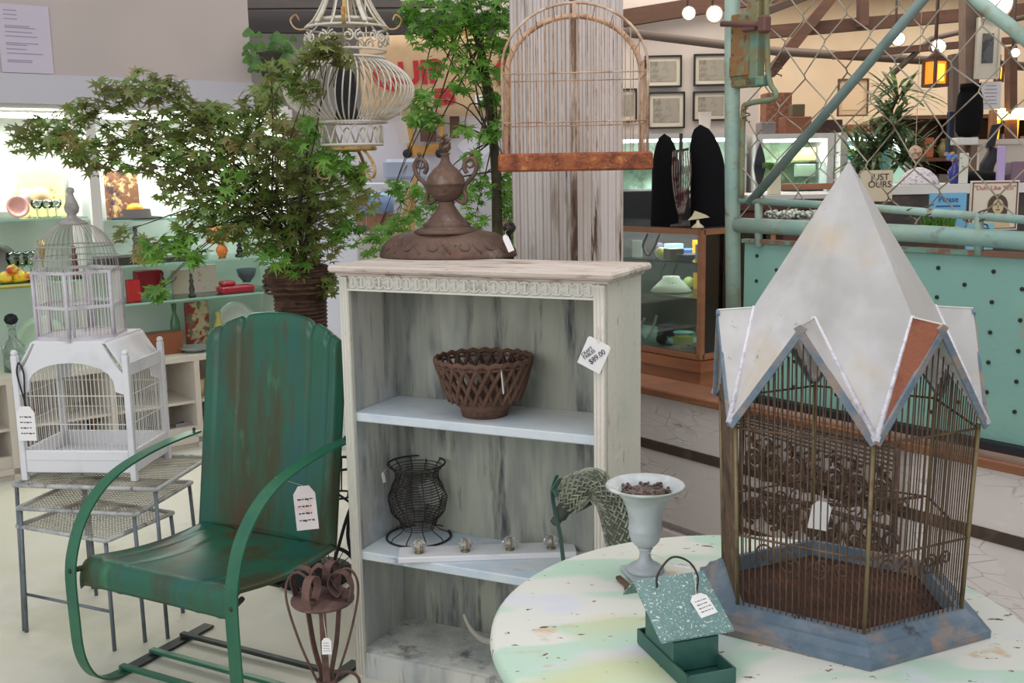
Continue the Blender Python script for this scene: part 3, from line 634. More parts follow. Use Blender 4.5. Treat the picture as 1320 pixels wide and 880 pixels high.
# ================================================================== fluted post
PIL = mat('peeling_cream_post', (218, 208, 206), .8, 0, [((196, 184, 178), (7, 7, .6), .46, .64, 3), ((160, 144, 132), (14, 14, 1.4), .58, .66, 5), ((92, 70, 56), (13, 13, 1.2), .62, .655, 6)], .3, 40)
pc = PY(736, 300, 3.62)
w = MB(); half = .142; ridges = []
for k in range(4):
    NG = 8 if k % 2 else 6
    for i in range(NG):
        a = -half+2*half*i/NG; q = 2*half/NG
        for (t, dd) in ((0.04, 0), (.40, 0), (.45, -.004), (.49, 0), (.84, 0), (.89, -.009), (.99, -.009)):
            p = V((a+q*t, half+dd, 0)); ridges.append(Matrix.Rotation(-k*PI/2, 3, 'Z') @ p)
RM = Matrix.Rotation(R(45+3), 3, 'Z'); cpt = V((pc.x, 3.62+.17, 0))
vs = []; n = len(ridges)
for z in (0, 3.28): vs += [RM @ r + cpt + V((0, 0, z)) for r in ridges]
w.add(vs, [(i, i+n, (i+1) % n+n, (i+1) % n) for i in range(n)] + [tuple(range(n, 2*n))[::-1], tuple(range(n))])
struct('pillar', w, PIL)
w = MB(); cp_ = RM @ V((-half, -half, 0)) + cpt; cps = sorted([RM @ V((a*half, b*half, 0)) + cpt for a in (-1, 1) for b in (-1, 1)], key=lambda q: q.length)[0]; w.box((cps.x, cps.y, 1.64), (.016, .016, 3.28), rz=R(48)); struct('trim_post_corner', w, mat('corner_rust', (122, 98, 82), .85, 0, [((206, 190, 178), (20, 20, 4), .46, .6, 4), ((84, 60, 48), (20, 20, 3), .5, .64, 4)], .3))

# ================================================================== round table
tc_ = V((.415, 1.70, .72)); TR_ = .458
TM = mat('faded_green_table_enamel', (218, 218, 210), .5, 0, [((186, 212, 194), (1.9, 5.0, 1), .49, .53, 2), ((210, 212, 222), (3.4, 6.4, 1), .57, .66, 2), ((208, 204, 150), (1.6, 2.2, 1), .58, .70, 2), ((204, 170, 128), (6, 9, 3), .63, .72, 4), ((112, 66, 50), (34, 60, 26), .665, .69, 3), ((150, 96, 74), (9, 22, 9), .69, .72, 5)], .05)
rt = thing('round_table', 'round metal table with faded green and white rust-specked top', 'table', (tc_.x, tc_.y, 0))
w = MB(); w.lathe([(.0001, .712), (TR_-.03, .712), (TR_-.006, .700), (TR_-.004, .692), (TR_, .690), (TR_+.004, .700), (TR_+.002, .712), (TR_-.008, .7195), (.0001, .7195)], 96); w.build('table_top', TM, rt)
for i in range(4):
    a = R(40+90*i); u = V((math.cos(a), math.sin(a), 0)); w = MB()
    w.tube(smooth_path([u*.36+V((0, 0, .705)), u*.33+V((0, 0, .55)), u*.26+V((0, 0, .3)), u*.30+V((0, 0, .1)), u*.36+V((0, 0, .012))], 6), .012, 8); w.build('leg', TEAL, rt)
w = MB(); w.tube(arc((0, 0, .3), .262, 0, 2*PI*.98, 48, v=(0, 1, 0)), .008, 6, closed=True); w.build('leg_ring', TEAL, rt)

# ================================================================== gothic birdcage
HC = V((.572, 1.785, .7205)); 
f0 = GZ(1125, 856, .7205); ang0 = R(-95); RB = .262
gc = thing('gothic_birdcage', 'hexagonal rusty wire birdcage with pointed zinc spire roof on the round table', 'birdcage', HC, ang0)
BLUEP = mat('weathered_blue_wood', (98, 116, 132), .75, 0, [((120, 134, 146), (14, 14, 14), .45, .65, 4), ((150, 132, 120), (9, 9, 20), .50, .62, 6), ((70, 74, 80), (20, 20, 20), .62, .72, 5)], .3, 60)
def hx(r, k, z=0): return V((r*math.cos(PI/3*k), r*math.sin(PI/3*k), z))
RW = .214
w = MB()
rings = [(RB, 0), (RB, .012), (RB-.012, .016), (RB-.020, .028), (RB-.028, .030), (RW+.006, .040), (RW-.010, .042), (RW-.012, .012), (RW-.012, 0)]
vs = [hx(r, k, z) for r, z in rings for k in range(6)]
w.add(vs, [(i*6+k, i*6+(k+1) % 6, (i+1) % len(rings)*6+(k+1) % 6, (i+1) % len(rings)*6+k) for i in range(len(rings)) for k in range(6)])
w.build('moulded_base', BLUEP, gc)
w = MB(); w.prism([(hx(RW-.012, k).x, hx(RW-.012, k).y) for k in range(6)], (0, 0, .006), (1, 0, 0), (0, 1, 0), (0, 0, .006))
tr = w.build('floor_tray', mat('rust_red_tray', (92, 58, 48), .9, 0, [((120, 76, 60), 20, .45, .7, 5), ((64, 48, 44), 9, .5, .7, 4)], .3), gc)
w = MB()
for i in range(34):
    y = -.19+i*.0115
    L_ = (RW-.014); xx = min(L_*1.0-abs(y)/math.sqrt(3), L_) if abs(y) < L_*.866 else 0
    if xx > 0: w.tube([V((-xx, y, .0145)), V((xx, y, .0145))], .0012, 4)
w.build('tray_grating', DRUST, tr)
CW = mat('brown_cage_wire', (96, 78, 62), .7, .3, [((130, 104, 78), 22, .5, .7, 3), ((64, 52, 46), 12, .5, .7, 3)])
RT = .226; ZV, ZP, ZR = .375, .515, .535      # valley point / gable peak above table
def wall(k, t, z):           # on side k
    r = RW+(RT-RW)*(z-.04)/.35; return hx(r, k).lerp(hx(r, k+1), t)+V((0, 0, z))
for k in range(6):
    w = MB(); nb = 20
    for i in range(1, nb):
        t = i/nb; zt_ = ZV+(ZP-ZV)*(1-abs(2*t-1))-.008
        w.tube([wall(k, t, .038), wall(k, t, (.038+zt_)/2)+V((0, 0, 0)), wall(k, t, zt_)], .00125, 4)
    wp = w.build('wire_panel', CW, gc)
    w = MB()
    for z in (.165, .352): w = MB(); w.tube([wall(k, 0, z), wall(k, 1, z)], .0022, 5); w.build('crossbar', CW, wp)
    w = MB(); w.tube([wall(k, 0, .036), wall(k, 0, .36)], .0036, 6); w.build('corner_rod', mat('brassy_corner', (134, 118, 86), .5, .5, [((90, 74, 60), 20, .5, .7, 3)]), gc)
# roof
ZINC = mat('weathered_zinc', (190, 188, 186), .5, .25, [((208, 206, 206), 5, .42, .65, 4), ((172, 168, 164), 4, .5, .72, 4), ((200, 186, 166), 6, .56, .72, 3), ((132, 128, 128), 30, .66, .75, 4)], .08, 30)
SOLD = mat('white_solder', (222, 218, 226), .6, .1, [((180, 176, 190), 40, .5, .7, 4)], .4, 120)
RRUST = mat('red_rust_panel', (138, 82, 60), .9, 0, [((118, 66, 48), 30, .5, .7, 4)], .3, 150)
za = GZ  # apex height from the photograph's geometry
AP = V((0, 0, .785)); RV = .238
def vert(k, z=ZV-.017): return hx(RV, k, z)
def peak(k):  m = (hx(RV, k)+hx(RV, k+1))/2; return m*1.04+V((0, 0, ZR))
def inner(k): m = (hx(RV, k)+hx(RV, k+1))/2; return m*.74+V((0, 0, ZR+.004))
def panel(mb, a, b, c, th=.0022, inw=None):
    a, b, c = V(a), V(b), V(c); n = (b-a).cross(c-a).normalized()
    cen = (a+b+c)/3
    if n.dot(V((cen.x, cen.y, .1))) < 0: n = -n
    mb.add([a, b, c, a-n*th, b-n*th, c-n*th], [(0, 1, 2), (5, 4, 3), (0, 3, 4, 1), (1, 4, 5, 2), (2, 5, 3, 0)])
w = MB()
for k in range(6):
    panel(w, AP, vert(k), inner(k)); panel(w, AP, inner(k), vert(k+1))
spi = w.build('spire', ZINC, gc)
w = MB(); w.ball(AP+V((0, 0, -.002)), .003, 8); w.build('tip', ZINC, spi)
for k in range(6):
    # dormer: side k between vertices k and k+1
    for sd in (0, 1):
        a = vert(k+sd); w = MB(); panel(w, peak(k), inner(k), a, .0025)
        rusty = (k == 0 and sd == 0)
        dm = w.build('gable_panel', RRUST if rusty else ZINC, gc)
        if rusty: dm['label'] = 'red rusted gable panel'
        w = MB(); w.tube([inner(k), inner(k).lerp(a, .5)+V((0, 0, .001)), a+V((0, 0, .004))], [.0028, .004, .006], 6); w.build('solder_seam', SOLD, dm)
        w = MB(); nn = V((peak(k).x, peak(k).y, 0)).normalized(); d = (a-peak(k)).normalized(); dn = nn.cross(d).normalized()
        if dn.z > 0: dn = -dn
        w.strap([peak(k)+dn*.007, a+dn*.003], dn, .011, .005); w.build('barge_board', BLUEP, dm)
# wire scrolls in front panels, hook latch, tag inside
SCR = mat('scroll_wire', (98, 76, 62), .7, .3)
def scroll_pair(mb, k, t, z, r, off=0):
    c0 = wall(k, t, z); u = (wall(k, 1, z)-wall(k, 0, z)).normalized(); n = V((c0.x, c0.y, 0)).normalized()*off; c0 = c0+n
    for sg in (-1, 1):
        mb.tube(spiral(c0+u*sg*r*1.2, r*.25, r, PI/2, sg*1.4, 22, u=u, v=(0, 0, 1)), .0018, 5)
for k in (5, 0, 2, 3):
    w = MB()
    for t, z, r in ((.3, .14, .018), (.52, .125, .02), (.74, .135, .014)): scroll_pair(w, k, t, z, r, -.006)
    w.build('wire_scrolls', SCR, gc)
w = MB(); p = wall(5, .5, .04); w.tube([p+V((0, 0, .0)), p+V((0, 0, .06))], .0015, 5); w.tube(arc(p+V((0, 0, .0)), .007, 0, 2*PI*.9, 10, v=(0, 0, 1), u=(0, 1, 0)), .0014, 5); w.build('door_latch', DRUST, gc)
w = MB(); w.tube([hx(.16, 4.6, .20), hx(.02, 1, .185), hx(.16, 1.7, .19)], .003, 6); w.build('perch', DRUST, gc)
Mi = Matrix.Rotation(-ang0, 4, 'Z')
tp = Mi @ V((-.035, -.03, .20)); price_tag(gc, Matrix.Translation(tp) @ Mi @ Matrix.Rotation(R(85), 4, 'X') @ Matrix.Rotation(R(-12), 4, 'Z'), .034, .05, marks=False, string=[tp+V((0, 0, .02)), tp])

# ================================================================== goblet urn
up = GZ(832, 742, .7205)
ut = thing('metal_urn', 'pale grey trumpet urn holding dry soil on the round table', 'urn', (up.x, up.y+.005, .7205), R(12))
UM = mat('chalky_grey_metal', (170, 178, 182), .55, .1, [((196, 198, 202), 7, .42, .65, 4), ((146, 156, 146), 5, .5, .72, 4), ((120, 110, 100), 30, .68, .76, 4)], .15, 60)
w = MB(); w.box((0, 0, .005), (.078, .078, .009), bev=.002); w.lathe([(.036, .009), (.037, .014), (.03, .02), (.018, .026), (.012, .034), (.0105, .046), (.013, .052), (.015, .055), (.011, .058)], 36); w.build('foot', UM, ut)
w = MB(); w.lathe([(.011, .057), (.02, .062), (.027, .07), (.031, .083), (.0315, .090), (.034, .094), (.0315, .098), (.032, .115), (.036, .135), (.044, .155), (.057, .170), (.070, .1775), (.0755, .178), (.076, .181), (.073, .183), (.062, .178), (.045, .165), (.038, .15), (.0001, .15)], 44); w.build('cup', mat('urn_cup', (182, 188, 190), .5, .1, [((150, 158, 146), (5, 5, 9), .48, .68, 4), ((226, 226, 230), 8, .55, .72, 3), ((130, 116, 106), 26, .68, .74, 4)], .15, 60), ut)
w = MB(); rnd = random.Random(8)
w.lathe([(.047, .1655), (.036, .170), (.0001, .1725)], 24)
for i in range(70):
    a = rnd.uniform(0, 2*PI); r = .05*math.sqrt(rnd.random()); w.ball((r*math.cos(a), r*math.sin(a), .169+rnd.uniform(0, .005)), rnd.uniform(.002, .0045), 5)
w.build('dry_soil', mat('soil', (92, 76, 70), .95, 0, [((130, 116, 110), 60, .5, .65, 3)]), ut)
p0 = V((.005, -.028, .05)); price_tag(ut, Matrix.Translation(V((.04, -.05, .036))) @ Matrix.Rotation(R(-8), 4, 'X') @ Matrix.Rotation(R(40), 4, 'Z'), .02, .04, marks=True, string=[(0, -.012, .05), (.02, -.03, .045), (.04, -.05, .036)])
# rusty bracket beside the urn
rp = GZ(806, 757, .721)
w = MB(); w.box((rp.x, rp.y+.012, .7255), (.012, .06, .008), rz=R(18), bev=.002); w.box((rp.x+.012, rp.y-.012, .7235), (.03, .012, .005), rz=R(18), bev=.001)
tag(w.build('rusty_bracket', RUST), 'small rusty metal bracket lying against the foot of the grey urn', 'bracket')

# ================================================================== green feeder
fA = GZ(850, 880, .7205); 
fd = thing('bird_feeder', 'dark green tin bird feeder with white speckled roof on the round table', 'bird feeder', (.262, 1.575, .7205), R(18))
GT = mat('dark_green_tin', (48, 92, 84), .45, .1, [((66, 112, 100), 9, .45, .7, 3), ((36, 66, 62), 5, .5, .7, 3)])
GR = mat('speckled_green_roof', (112, 146, 144), .5, .1, [((88, 120, 120), 9, .4, .65, 4), ((222, 226, 218), (260, 260, 260), .60, .66, 2), ((214, 220, 212), (90, 90, 90), .68, .71, 2)])
bw = .078
w = MB(); w.prism([(-.05, 0), (.05, 0), (.05, .07), (.045, .098), (-.05, .048)], (-bw/2, 0, .008), (0, 1, 0), (0, 0, 1), (bw, 0, 0)); w.build('hopper', GT, fd)
w = MB(); w.box((0, -.012, .003), (bw+.004, .170, .005))
for sy in (-1, 1): w.box((0, -.012+sy*.088, .014), (bw+.004, .003, .024))
for sx in (-1, 1): w.box((sx*(bw/2+.001), -.012, .014), (.003, .176, .024))
w.build('seed_tray', GT, fd)
w = MB()
for sy in (-1, 1):
    a = V((-.063, .046, .121)); b = V((.063, .046, .121)); yy, zz = (-.056, .062) if sy < 0 else (.085, .085); c_ = V((.063, yy, zz)); d_ = V((-.063, yy, zz)); up_ = V((0, 0, .003))
    w.add([a, b, c_, d_, a+up_, b+up_, c_+up_, d_+up_], [(0, 1, 2, 3), (7, 6, 5, 4), (0, 4, 5, 1), (1, 5, 6, 2), (2, 6, 7, 3), (3, 7, 4, 0)])
w.build('roof', GR, fd)
w = MB(); w.tube(smooth_path([(-.028, .03, .114), (-.027, .03, .136), (-.005, .026, .163), (.022, .02, .155), (.036, .014, .130), (.032, .012, .102)], 6), .0018, 6); w.build('wire_handle', mat('handle_wire', (70, 60, 56), .5, .5), fd)
price_tag(fd, Matrix.Translation((.028, .004, .104)) @ Matrix.Rotation(R(36), 4, 'X') @ Matrix.Rotation(R(10), 4, 'Z'), .032, .04, string=[(.022, .02, .155), (.03, .012, .13), (.028, .004, .106)])

# ================================================================== scaly goose behind the table
GM = mat('grey_green_carved_scales', (92, 98, 84), .85, 0, [((70, 74, 68), 18, .5, .66, 4)], .3)
gx = PY(800, 700, 2.36)
gs = thing('goose_statue', 'grey green woven goose statue with curved neck behind the round table', 'statue', (gx.x, 2.40, 0))
def gl(px, py, Y=2.36): p = PY(px, py, Y); return p - V((gx.x, 2.40, 0))
neck = smooth_path([gl(815, 760), gl(806, 715), gl(795, 665), gl(785, 640), gl(764, 622), gl(742, 632), gl(728, 648)], 7)
n = len(neck); rad = [.040-.014*(i/(n-1)) + (.009 if i > n*.72 else 0)*math.sin(PI*(i-n*.72)/(n*.28)) for i in range(n)]
w = MB(); w.tube(neck, rad, 14); nk = w.build('neck', GM, gs)
w = MB(); rnd = random.Random(4)
for i in range(1, n-1):
    d = (neck[i+1]-neck[i-1]).normalized(); x, y = frame(d)
    for k in range(13):
        a = 2*PI*(k+.5*(i % 2))/13; o = neck[i]+(x*math.cos(a)+y*math.sin(a))*rad[i]; nn = (x*math.cos(a)+y*math.sin(a)); tt = d.cross(nn)
        sg = 1 if i % 2 else -1; dd = (d*.8+tt*.6*sg).normalized(); ss = dd.cross(nn).normalized()
        L_ = .0105; Wd = .0022
        w.add([o-dd*L_-ss*Wd, o-dd*L_+ss*Wd, o+dd*L_+ss*Wd*.5, o+dd*L_-ss*Wd*.5, o+nn*.005-dd*L_*.7, o+nn*.0055+dd*L_*.6], [(0, 4, 1), (1, 4, 5, 2), (2, 5, 3), (3, 5, 4, 0)])
w.build('scales', mat('pale_scales', (158, 162, 144), .8, 0, [((112, 116, 104), 30, .45, .65, 3)]), nk)
w = MB(); w.tube(smooth_path([gl(742, 640), gl(728, 655), gl(719, 668), gl(714, 676)], 4), [.024]*4+[.018]*4+[.012]*4+[.006], 8); 
w.tube(smooth_path([gl(762, 648), gl(745, 657), gl(730, 660)], 4), .005, 6)
w.build('bill', mat('dark_bill', (58, 66, 60), .6), gs)
w = MB(); p0 = gl(718, 612, 2.34); p1 = gl(712, 638, 2.34); p2 = gl(722, 690, 2.34); p3 = gl(726, 722, 2.34)
w.strap(smooth_path([p0, p1, p2, p3], 6), (.8, .6, 0), .010, .003); w.strap([gl(722, 616, 2.335), gl(714, 630, 2.335), gl(720, 640, 2.335)], (.8, .6, 0), .016, .003); w.build('metal_leaf', mat('green_leaf_strip', (70, 100, 92), .5, .2), gs)
w = MB(); w.lathe([(.06, 0), (.085, .02), (.11, .12), (.125, .27), (.11, .4), (.07, .5), (.045, .56), (.04, .6)], 24, (.008, .0, 0)); w.build('body', GM, gs)

# ================================================================== iron scroll panel at the wall
ip0 = W(.80, .035, 0)
ir = thing('iron_scroll_panel', 'ornate rusty iron scrollwork panel standing against the low wall behind the gothic birdcage', 'iron panel', W(.74, .05, 0), math.atan2(D.y, D.x))
IR = mat('umber_iron', (92, 70, 60), .75, .3, [((74, 58, 52), 16, .45, .65, 4), ((136, 104, 80), 30, .58, .7, 4)], .2)
Lp, z0_, z1_ = .54, .36, .735
w = MB(); fr_ = [(-Lp/2, 0, z0_), (Lp/2, 0, z0_), (Lp/2, 0, z1_), (-Lp/2, 0, z1_)]
for i in range(4): w.tube([fr_[i], fr_[(i+1) % 4]], .008, 6)
for sx in (-1, 1): w.tube([(sx*Lp/2, 0, .0), (sx*Lp/2, 0, z0_)], .008, 6)
for i in range(5): w.tube([(-Lp/2, -.008-.004*i, z1_-.004-.009*i), (Lp/2, -.008-.004*i, z1_-.012-.012*i)], .0035, 5)
w.tube([(-Lp/2, 0, .50), (Lp/2, 0, .50)], .007, 6); w.build('frame', IR, ir)
w = MB()
for i in range(7):
    cx_ = -Lp/2+.05+i*(Lp-.1)/6
    for (cz, r, sg) in ((.60, .046, 1), (.43, .04, -1)):
        w.tube(spiral((cx_, 0, cz), r, r*.2, (PI/2)*sg, 1.6*(1 if i % 2 else -1), 26), .0075, 6)
        w.ball((cx_, 0, cz), .012, 6)
        w.tube(arc((cx_+.045, -.004, cz-.035*sg), .024, 0, 1.6*PI, 12), .006, 5)
    for a in range(5):
        t = a*2*PI/5+i; w.tube([(cx_, -.004, .66), (cx_+.018*math.cos(t), -.010, .66+.018*math.sin(t)), (cx_+.03*math.cos(t+.3), -.004, .66+.022*math.sin(t+.3))], .005, 5)
w.build('scrollwork', IR, ir)
# ================================================================== green metal lawn chair
GC = mat('worn_green_enamel', (36, 96, 74), .36, .1, [((34, 90, 86), (4, 4, 1.2), .46, .66, 3), ((64, 70, 46), (8, 8, .9), .45, .60, 5), ((80, 62, 42), (10, 10, 1.6), .56, .70, 6), ((58, 116, 86), (14, 14, 4), .62, .76, 4)], .06, 30)
GA = mat('green_arm_enamel', (48, 108, 80), .35, .1, [((34, 96, 74), 8, .45, .7, 3), ((60, 50, 40), 26, .66, .72, 4)])
DK = mat('dark_runner', (46, 54, 50), .5, .3, [((70, 70, 64), 9, .5, .7, 3)])
ch = thing('metal_lawn_chair', 'green metal lawn chair with scalloped shell back and flat steel arms', 'chair', (-.888, 2.955, 0), R(-28))
def backtop(t):              # outline of the scalloped top, t across 0..1
    a = abs(t-.5)/.5
    z = 1.052-.080*a**2.3
    for e, q, d in ((.27, .018, .016), (.77, .018, .016), (.12, .014, .011), (.90, .014, .011)): z -= d*math.exp(-((t-e)/q)**2)
    return z
def flute(t, d=.006):
    s = 0
    for e in (.02, .12, .27, .77, .90, .99): s += math.exp(-((t-e)/.016)**2)
    return -d*s + .004*math.sin(t*PI)
def backf(u, v):
    W2 = .278; x = -W2+2*W2*u; x -= .012; zt = backtop(u); z0 = .378; vv = min(1, v/.92); z = z0+(zt-z0)*vv
    y = .205+.09*((z-.385)/.6)+.03*(1-(2*u-1)**2) + flute(u)*-1*(.4+.6*vv)
    if v > .92: q = (v-.92)/.08*PI*.8; y += .02*(1-math.cos(q)); z += .02*math.sin(q)
    elif vv > .8: y += -.006*((vv-.8)/.2)**2
    e = abs(2*u-1)
    if e > .93: y += .03*((e-.93)/.07)
    return (x, y, z)
w = MB(); w.grid(backf, 90, 40, .003); w.build('backrest', GC, ch)
def seatf(u, v):             # v 0 back .. 1 front lip
    Wd = .272+.024*v; x = -Wd+2*Wd*u
    if v < .82: q = v/.82; y = .225-.435*q; z = .395+.028*q-.018*math.sin(PI*q)-.012*(1-(2*u-1)**2)
    else: q = (v-.82)/.18*PI*.62; y = -.21-.032*math.sin(q); z = .423-.062*(1-math.cos(q))-.012*(1-(2*u-1)**2)*(1-(v-.82)/.18)
    z += .5*flute(u)*(1-0.2*v)
    e = abs(2*u-1)
    if e > .95: z -= .014*((e-.95)/.05)
    return (x, y, z)
w = MB(); w.grid(seatf, 72, 40, -.003); w.build('seat', GC, ch)
for sx in (-1, 1):
    X = sx*.305
    path = smooth_path([(X, yy, zz+(.036*min(1, max(0, (zz-.1)/.4)) if sx > 0 else 0)) for yy, zz in ((.262, .678), (.13, .670), (.02, .654), (-.075, .628), (-.15, .585), (-.21, .522), (-.245, .45), (-.262, .375), (-.262, .25), (-.255, .13), (-.22, .05), (-.16, .012), (-.08, .006))], 7)
    w = MB(); w.strap(path, (1, 0, 0), .042, .006); a_ = w.build('arm_frame', GA, ch)
    w = MB(); w.ball((X, -.262, .385), .008, 6); w.build('bolt', DK, a_); w = MB(); w.ball((X, .25, .686+(.036 if sx > 0 else 0)), .006, 6); w.build('bolt', DK, a_)
    w = MB(); w.strap([(X, -.10, .0065), (X, .26, .0065)], (1, 0, 0), .042, .007); w.build('floor_runner', DK, ch)
    w = MB(); w.tube([(sx*.285, -.20, .385), (X, -.262, .385)], .008, 6); w.build('bracket', DK, ch)
for y in (.02, -.10, .15):
    w = MB(); w.box((0, y, .019), (.64, .022, .012), bev=.002); w.build('crossbar', DK if y > .1 else GA, ch)
w = MB(); w.box((0, .0, .345), (.5, .03, .008)); w.build('seat_support', DK, ch)
tp = V((.262, .02, .60))
ci = Matrix.Rotation(R(28), 4, 'Z')
tgp = (ch.matrix_world if False else None)
q = PY(391, 626, 2.93) - V(ch.location); q = Matrix.Rotation(R(28), 3, 'Z') @ q
price_tag(ch, Matrix.Translation(q) @ ci @ Matrix.Rotation(R(82), 4, 'X') @ Matrix.Rotation(R(5), 4, 'Z'), .064, .128, mat('worn_tag', (232, 222, 222), .8, 0, [((226, 190, 180), 30, .5, .7, 3)]), string=[(.29, -.05, .68), q])

# ================================================================== nested wire tables and cages on the left
TW = mat('worn_white_metal', (196, 196, 194), .6, .2, [((140, 146, 150), 14, .45, .65, 4), ((104, 84, 74), 26, .58, .7, 4)], .1)
MESHM = mat('wire_table_mesh', (168, 164, 152), .7, .2, [((110, 96, 80), 9, .48, .68, 4)])
TM2 = mat('steel_blue_legs', (112, 122, 130), .5, .3, [((80, 84, 88), 10, .5, .7, 3)])
def nest_table(lab, wd, dp, h, loc, rz, st):
    t = thing('wire_nesting_table', lab, 'table', loc, rz, 'nest of white wire tables')
    w = MB(); c4 = [(-wd/2, -dp/2), (wd/2, -dp/2), (wd/2, dp/2), (-wd/2, dp/2)]
    for i in range(4):
        a, b = c4[i], c4[(i+1) % 4]; w.tube([(a[0], a[1], h-.006), (b[0], b[1], h-.006)], .0075, 8)
    w.build('top_frame', TW, t)
    w = MB(); n = int(wd/.013)
    for i in range(1, n): x = -wd/2+wd*i/n; w.tube([(x, -dp/2, h-.004), (x, dp/2, h-.004)], .0013, 4)
    n = int(dp/.013)
    for i in range(1, n): y = -dp/2+dp*i/n; w.tube([(-wd/2, y, h-.002), (wd/2, y, h-.002)], .0013, 4)
    w.build('mesh_top', MESHM, t)
    for sx in (-1, 1):
        for sy in (-1, 1):
            w = MB(); w.tube([(sx*(wd/2-.008), sy*(dp/2-.004), h-.01), (sx*(wd/2+.004), sy*(dp/2+.008), .0)], .0065, 8); w.build('leg', TM2, t)
    if st:
        w = MB(); w.tube([(-wd/2, -dp/2-.004, st), (wd/2, -dp/2-.004, st)], .005, 6); w.build('stretcher', TM2, t)
    return t
tc0 = V((-1.37, 3.485, 0))
nest_table('tallest white wire nesting table, carrying the two white birdcages', .505, .39, .51, tc0, R(-9), 0)
nest_table('middle wire nesting table, tucked under the tallest one', .43, .36, .435, tc0+V((-.02, -.035, 0)), R(-12), 0)
nest_table('lowest wire nesting table, pulled forward at the bottom of the nest', .395, .30, .37, V((-1.41, 3.387, 0)), R(-24.5), .13)
# house cage
WC = mat('clean_white_paint', (224, 224, 228), .55, 0, [((204, 206, 212), 5, .5, .7, 3)])
hc = thing('house_birdcage', 'white wooden house birdcage with arched header and wire bars on the nested tables', 'birdcage', (-1.425, 3.485, .511), R(-5))
hw, hd, hh = .375, .27, .42
for sx in (-1, 1):
    for sy in (-1, 1):
        w = MB(); w.box((sx*hw/2, sy*hd/2, hh/2), (.02, .02, hh), bev=.002); w.ball((sx*hw/2, sy*hd/2, hh+.008), .011, 8); w.build('corner_post', WC, hc)
def header(wd):
    pts = [(-wd/2, .29), (-wd/2, .34)]
    for i in range(7): t = i/6; pts.append((-wd/2+.065*t, .36+.10*t**1.3))
    pts += [(wd/2-.065*(1-i/6), .36+.10*(1-i/6)**1.3) for i in range(7)] + [(wd/2, .29)]
    for i in range(13): a = i/12*PI; pts.append(((wd/2-.03)*math.cos(a), .30+.095*math.sin(a)**.7))
    return pts
for sy in (-1, 1):
    w = MB(); w.prism(header(hw-.02), (0, sy*hd/2-.005, 0), (1, 0, 0), (0, 0, 1), (0, .01, 0)); w.build('arched_header', WC, hc)
def sidehead():
    pts = [(-hd/2, .33), (-hd/2, .37)] + [(-hd/2+hd*i/10, .385+.05*math.sin(PI*i/10)**1.0) for i in range(11)] + [(hd/2, .33)]
    return pts
for sx in (-1, 1):
    w = MB(); w.prism([(-hd/2, .35), (-hd/2, .39), (hd/2, .39), (hd/2, .35)], (sx*hw/2-.004, 0, 0), (0, 1, 0), (0, 0, 1), (.008, 0, 0)); w.build('side_rail', WC, hc)
w = MB()
for i in range(10):      # curved roof board left and right of the flat
    pass
def roofb(sx):
    def fn(u, v):
        t = u; x = sx*(hw/2-.065*t); z = .37+.09*t**1.3; return (x, (-hd/2+hd*v), z)
    return fn
for sx in (-1, 1):
    w = MB(); w.grid(roofb(sx), 10, 2, .006*sx); w.build('roof_board', WC, hc)
w = MB(); w.box((0, 0, .462), (hw-.13, hd, .008)); w.build('flat_roof', WC, hc)
w = MB(); w.box((0, 0, .048), (hw-.02, hd-.01, .008)); w.build('floor_board', WC, hc)
for sy in (-1, 1):
    w = MB(); w.box((0, sy*hd/2, .065), (hw-.02, .012, .075), bev=.002)
    if sy < 0: w.box((0, -hd/2-.003, .085), (hw-.024, .01, .032), bev=.002)
    w.build('drawer_board' if sy < 0 else 'back_board', WC, hc)
for sx in (-1, 1):
    w = MB(); w.box((sx*hw/2, 0, .065), (.012, hd-.02, .075), bev=.002); w.build('side_board', WC, hc)
BARW = mat('white_bars', (214, 212, 206), .5)
for (p, q, n, nm) in (((-1, -1), (1, -1), 27, 'wire_panel'), ((-1, 1), (1, 1), 27, 'wire_panel'), ((1, -1), (1, 1), 20, 'wire_panel'), ((-1, -1), (-1, 1), 20, 'wire_panel')):
    w = MB(); a = V((p[0]*hw/2, p[1]*hd/2, 0)); b = V((q[0]*hw/2, q[1]*hd/2, 0))
    for i in range(1, n):
        t = i/n; pz = a.lerp(b, t); zt = .37 if p[0] == q[0] else .30+.095*max(0, math.sin(math.acos(max(-1, min(1, (2*t-1)*1.07)))))**.7
        w.tube([pz+V((0, 0, .09)), pz+V((0, 0, zt+.005))], .0014, 4)
    for z in (.19, .285): w.tube([a+V((0, 0, z)), b+V((0, 0, z))], .0018, 4)
    w.build(nm, BARW, hc)
w = MB(); w.strap(smooth_path([(-hw/2+.02, -hd/2-.012, .40), (-hw/2+.035, -hd/2-.014, .36), (-hw/2+.03, -hd/2-.016, .26), (-hw/2+.035, -hd/2-.016, .25), (-hw/2+.012, -hd/2-.014, .36), (-hw/2+.02, -hd/2-.012, .40)], 4), (1, 0, 0), .006, .001); w.build('black_ribbon', BLACKM, hc)
price_tag(hc, Matrix.Translation((-hw/2+.032, -hd/2-.02, .255)) @ Matrix.Rotation(R(90), 4, 'X'), .062, .115, PAPER)
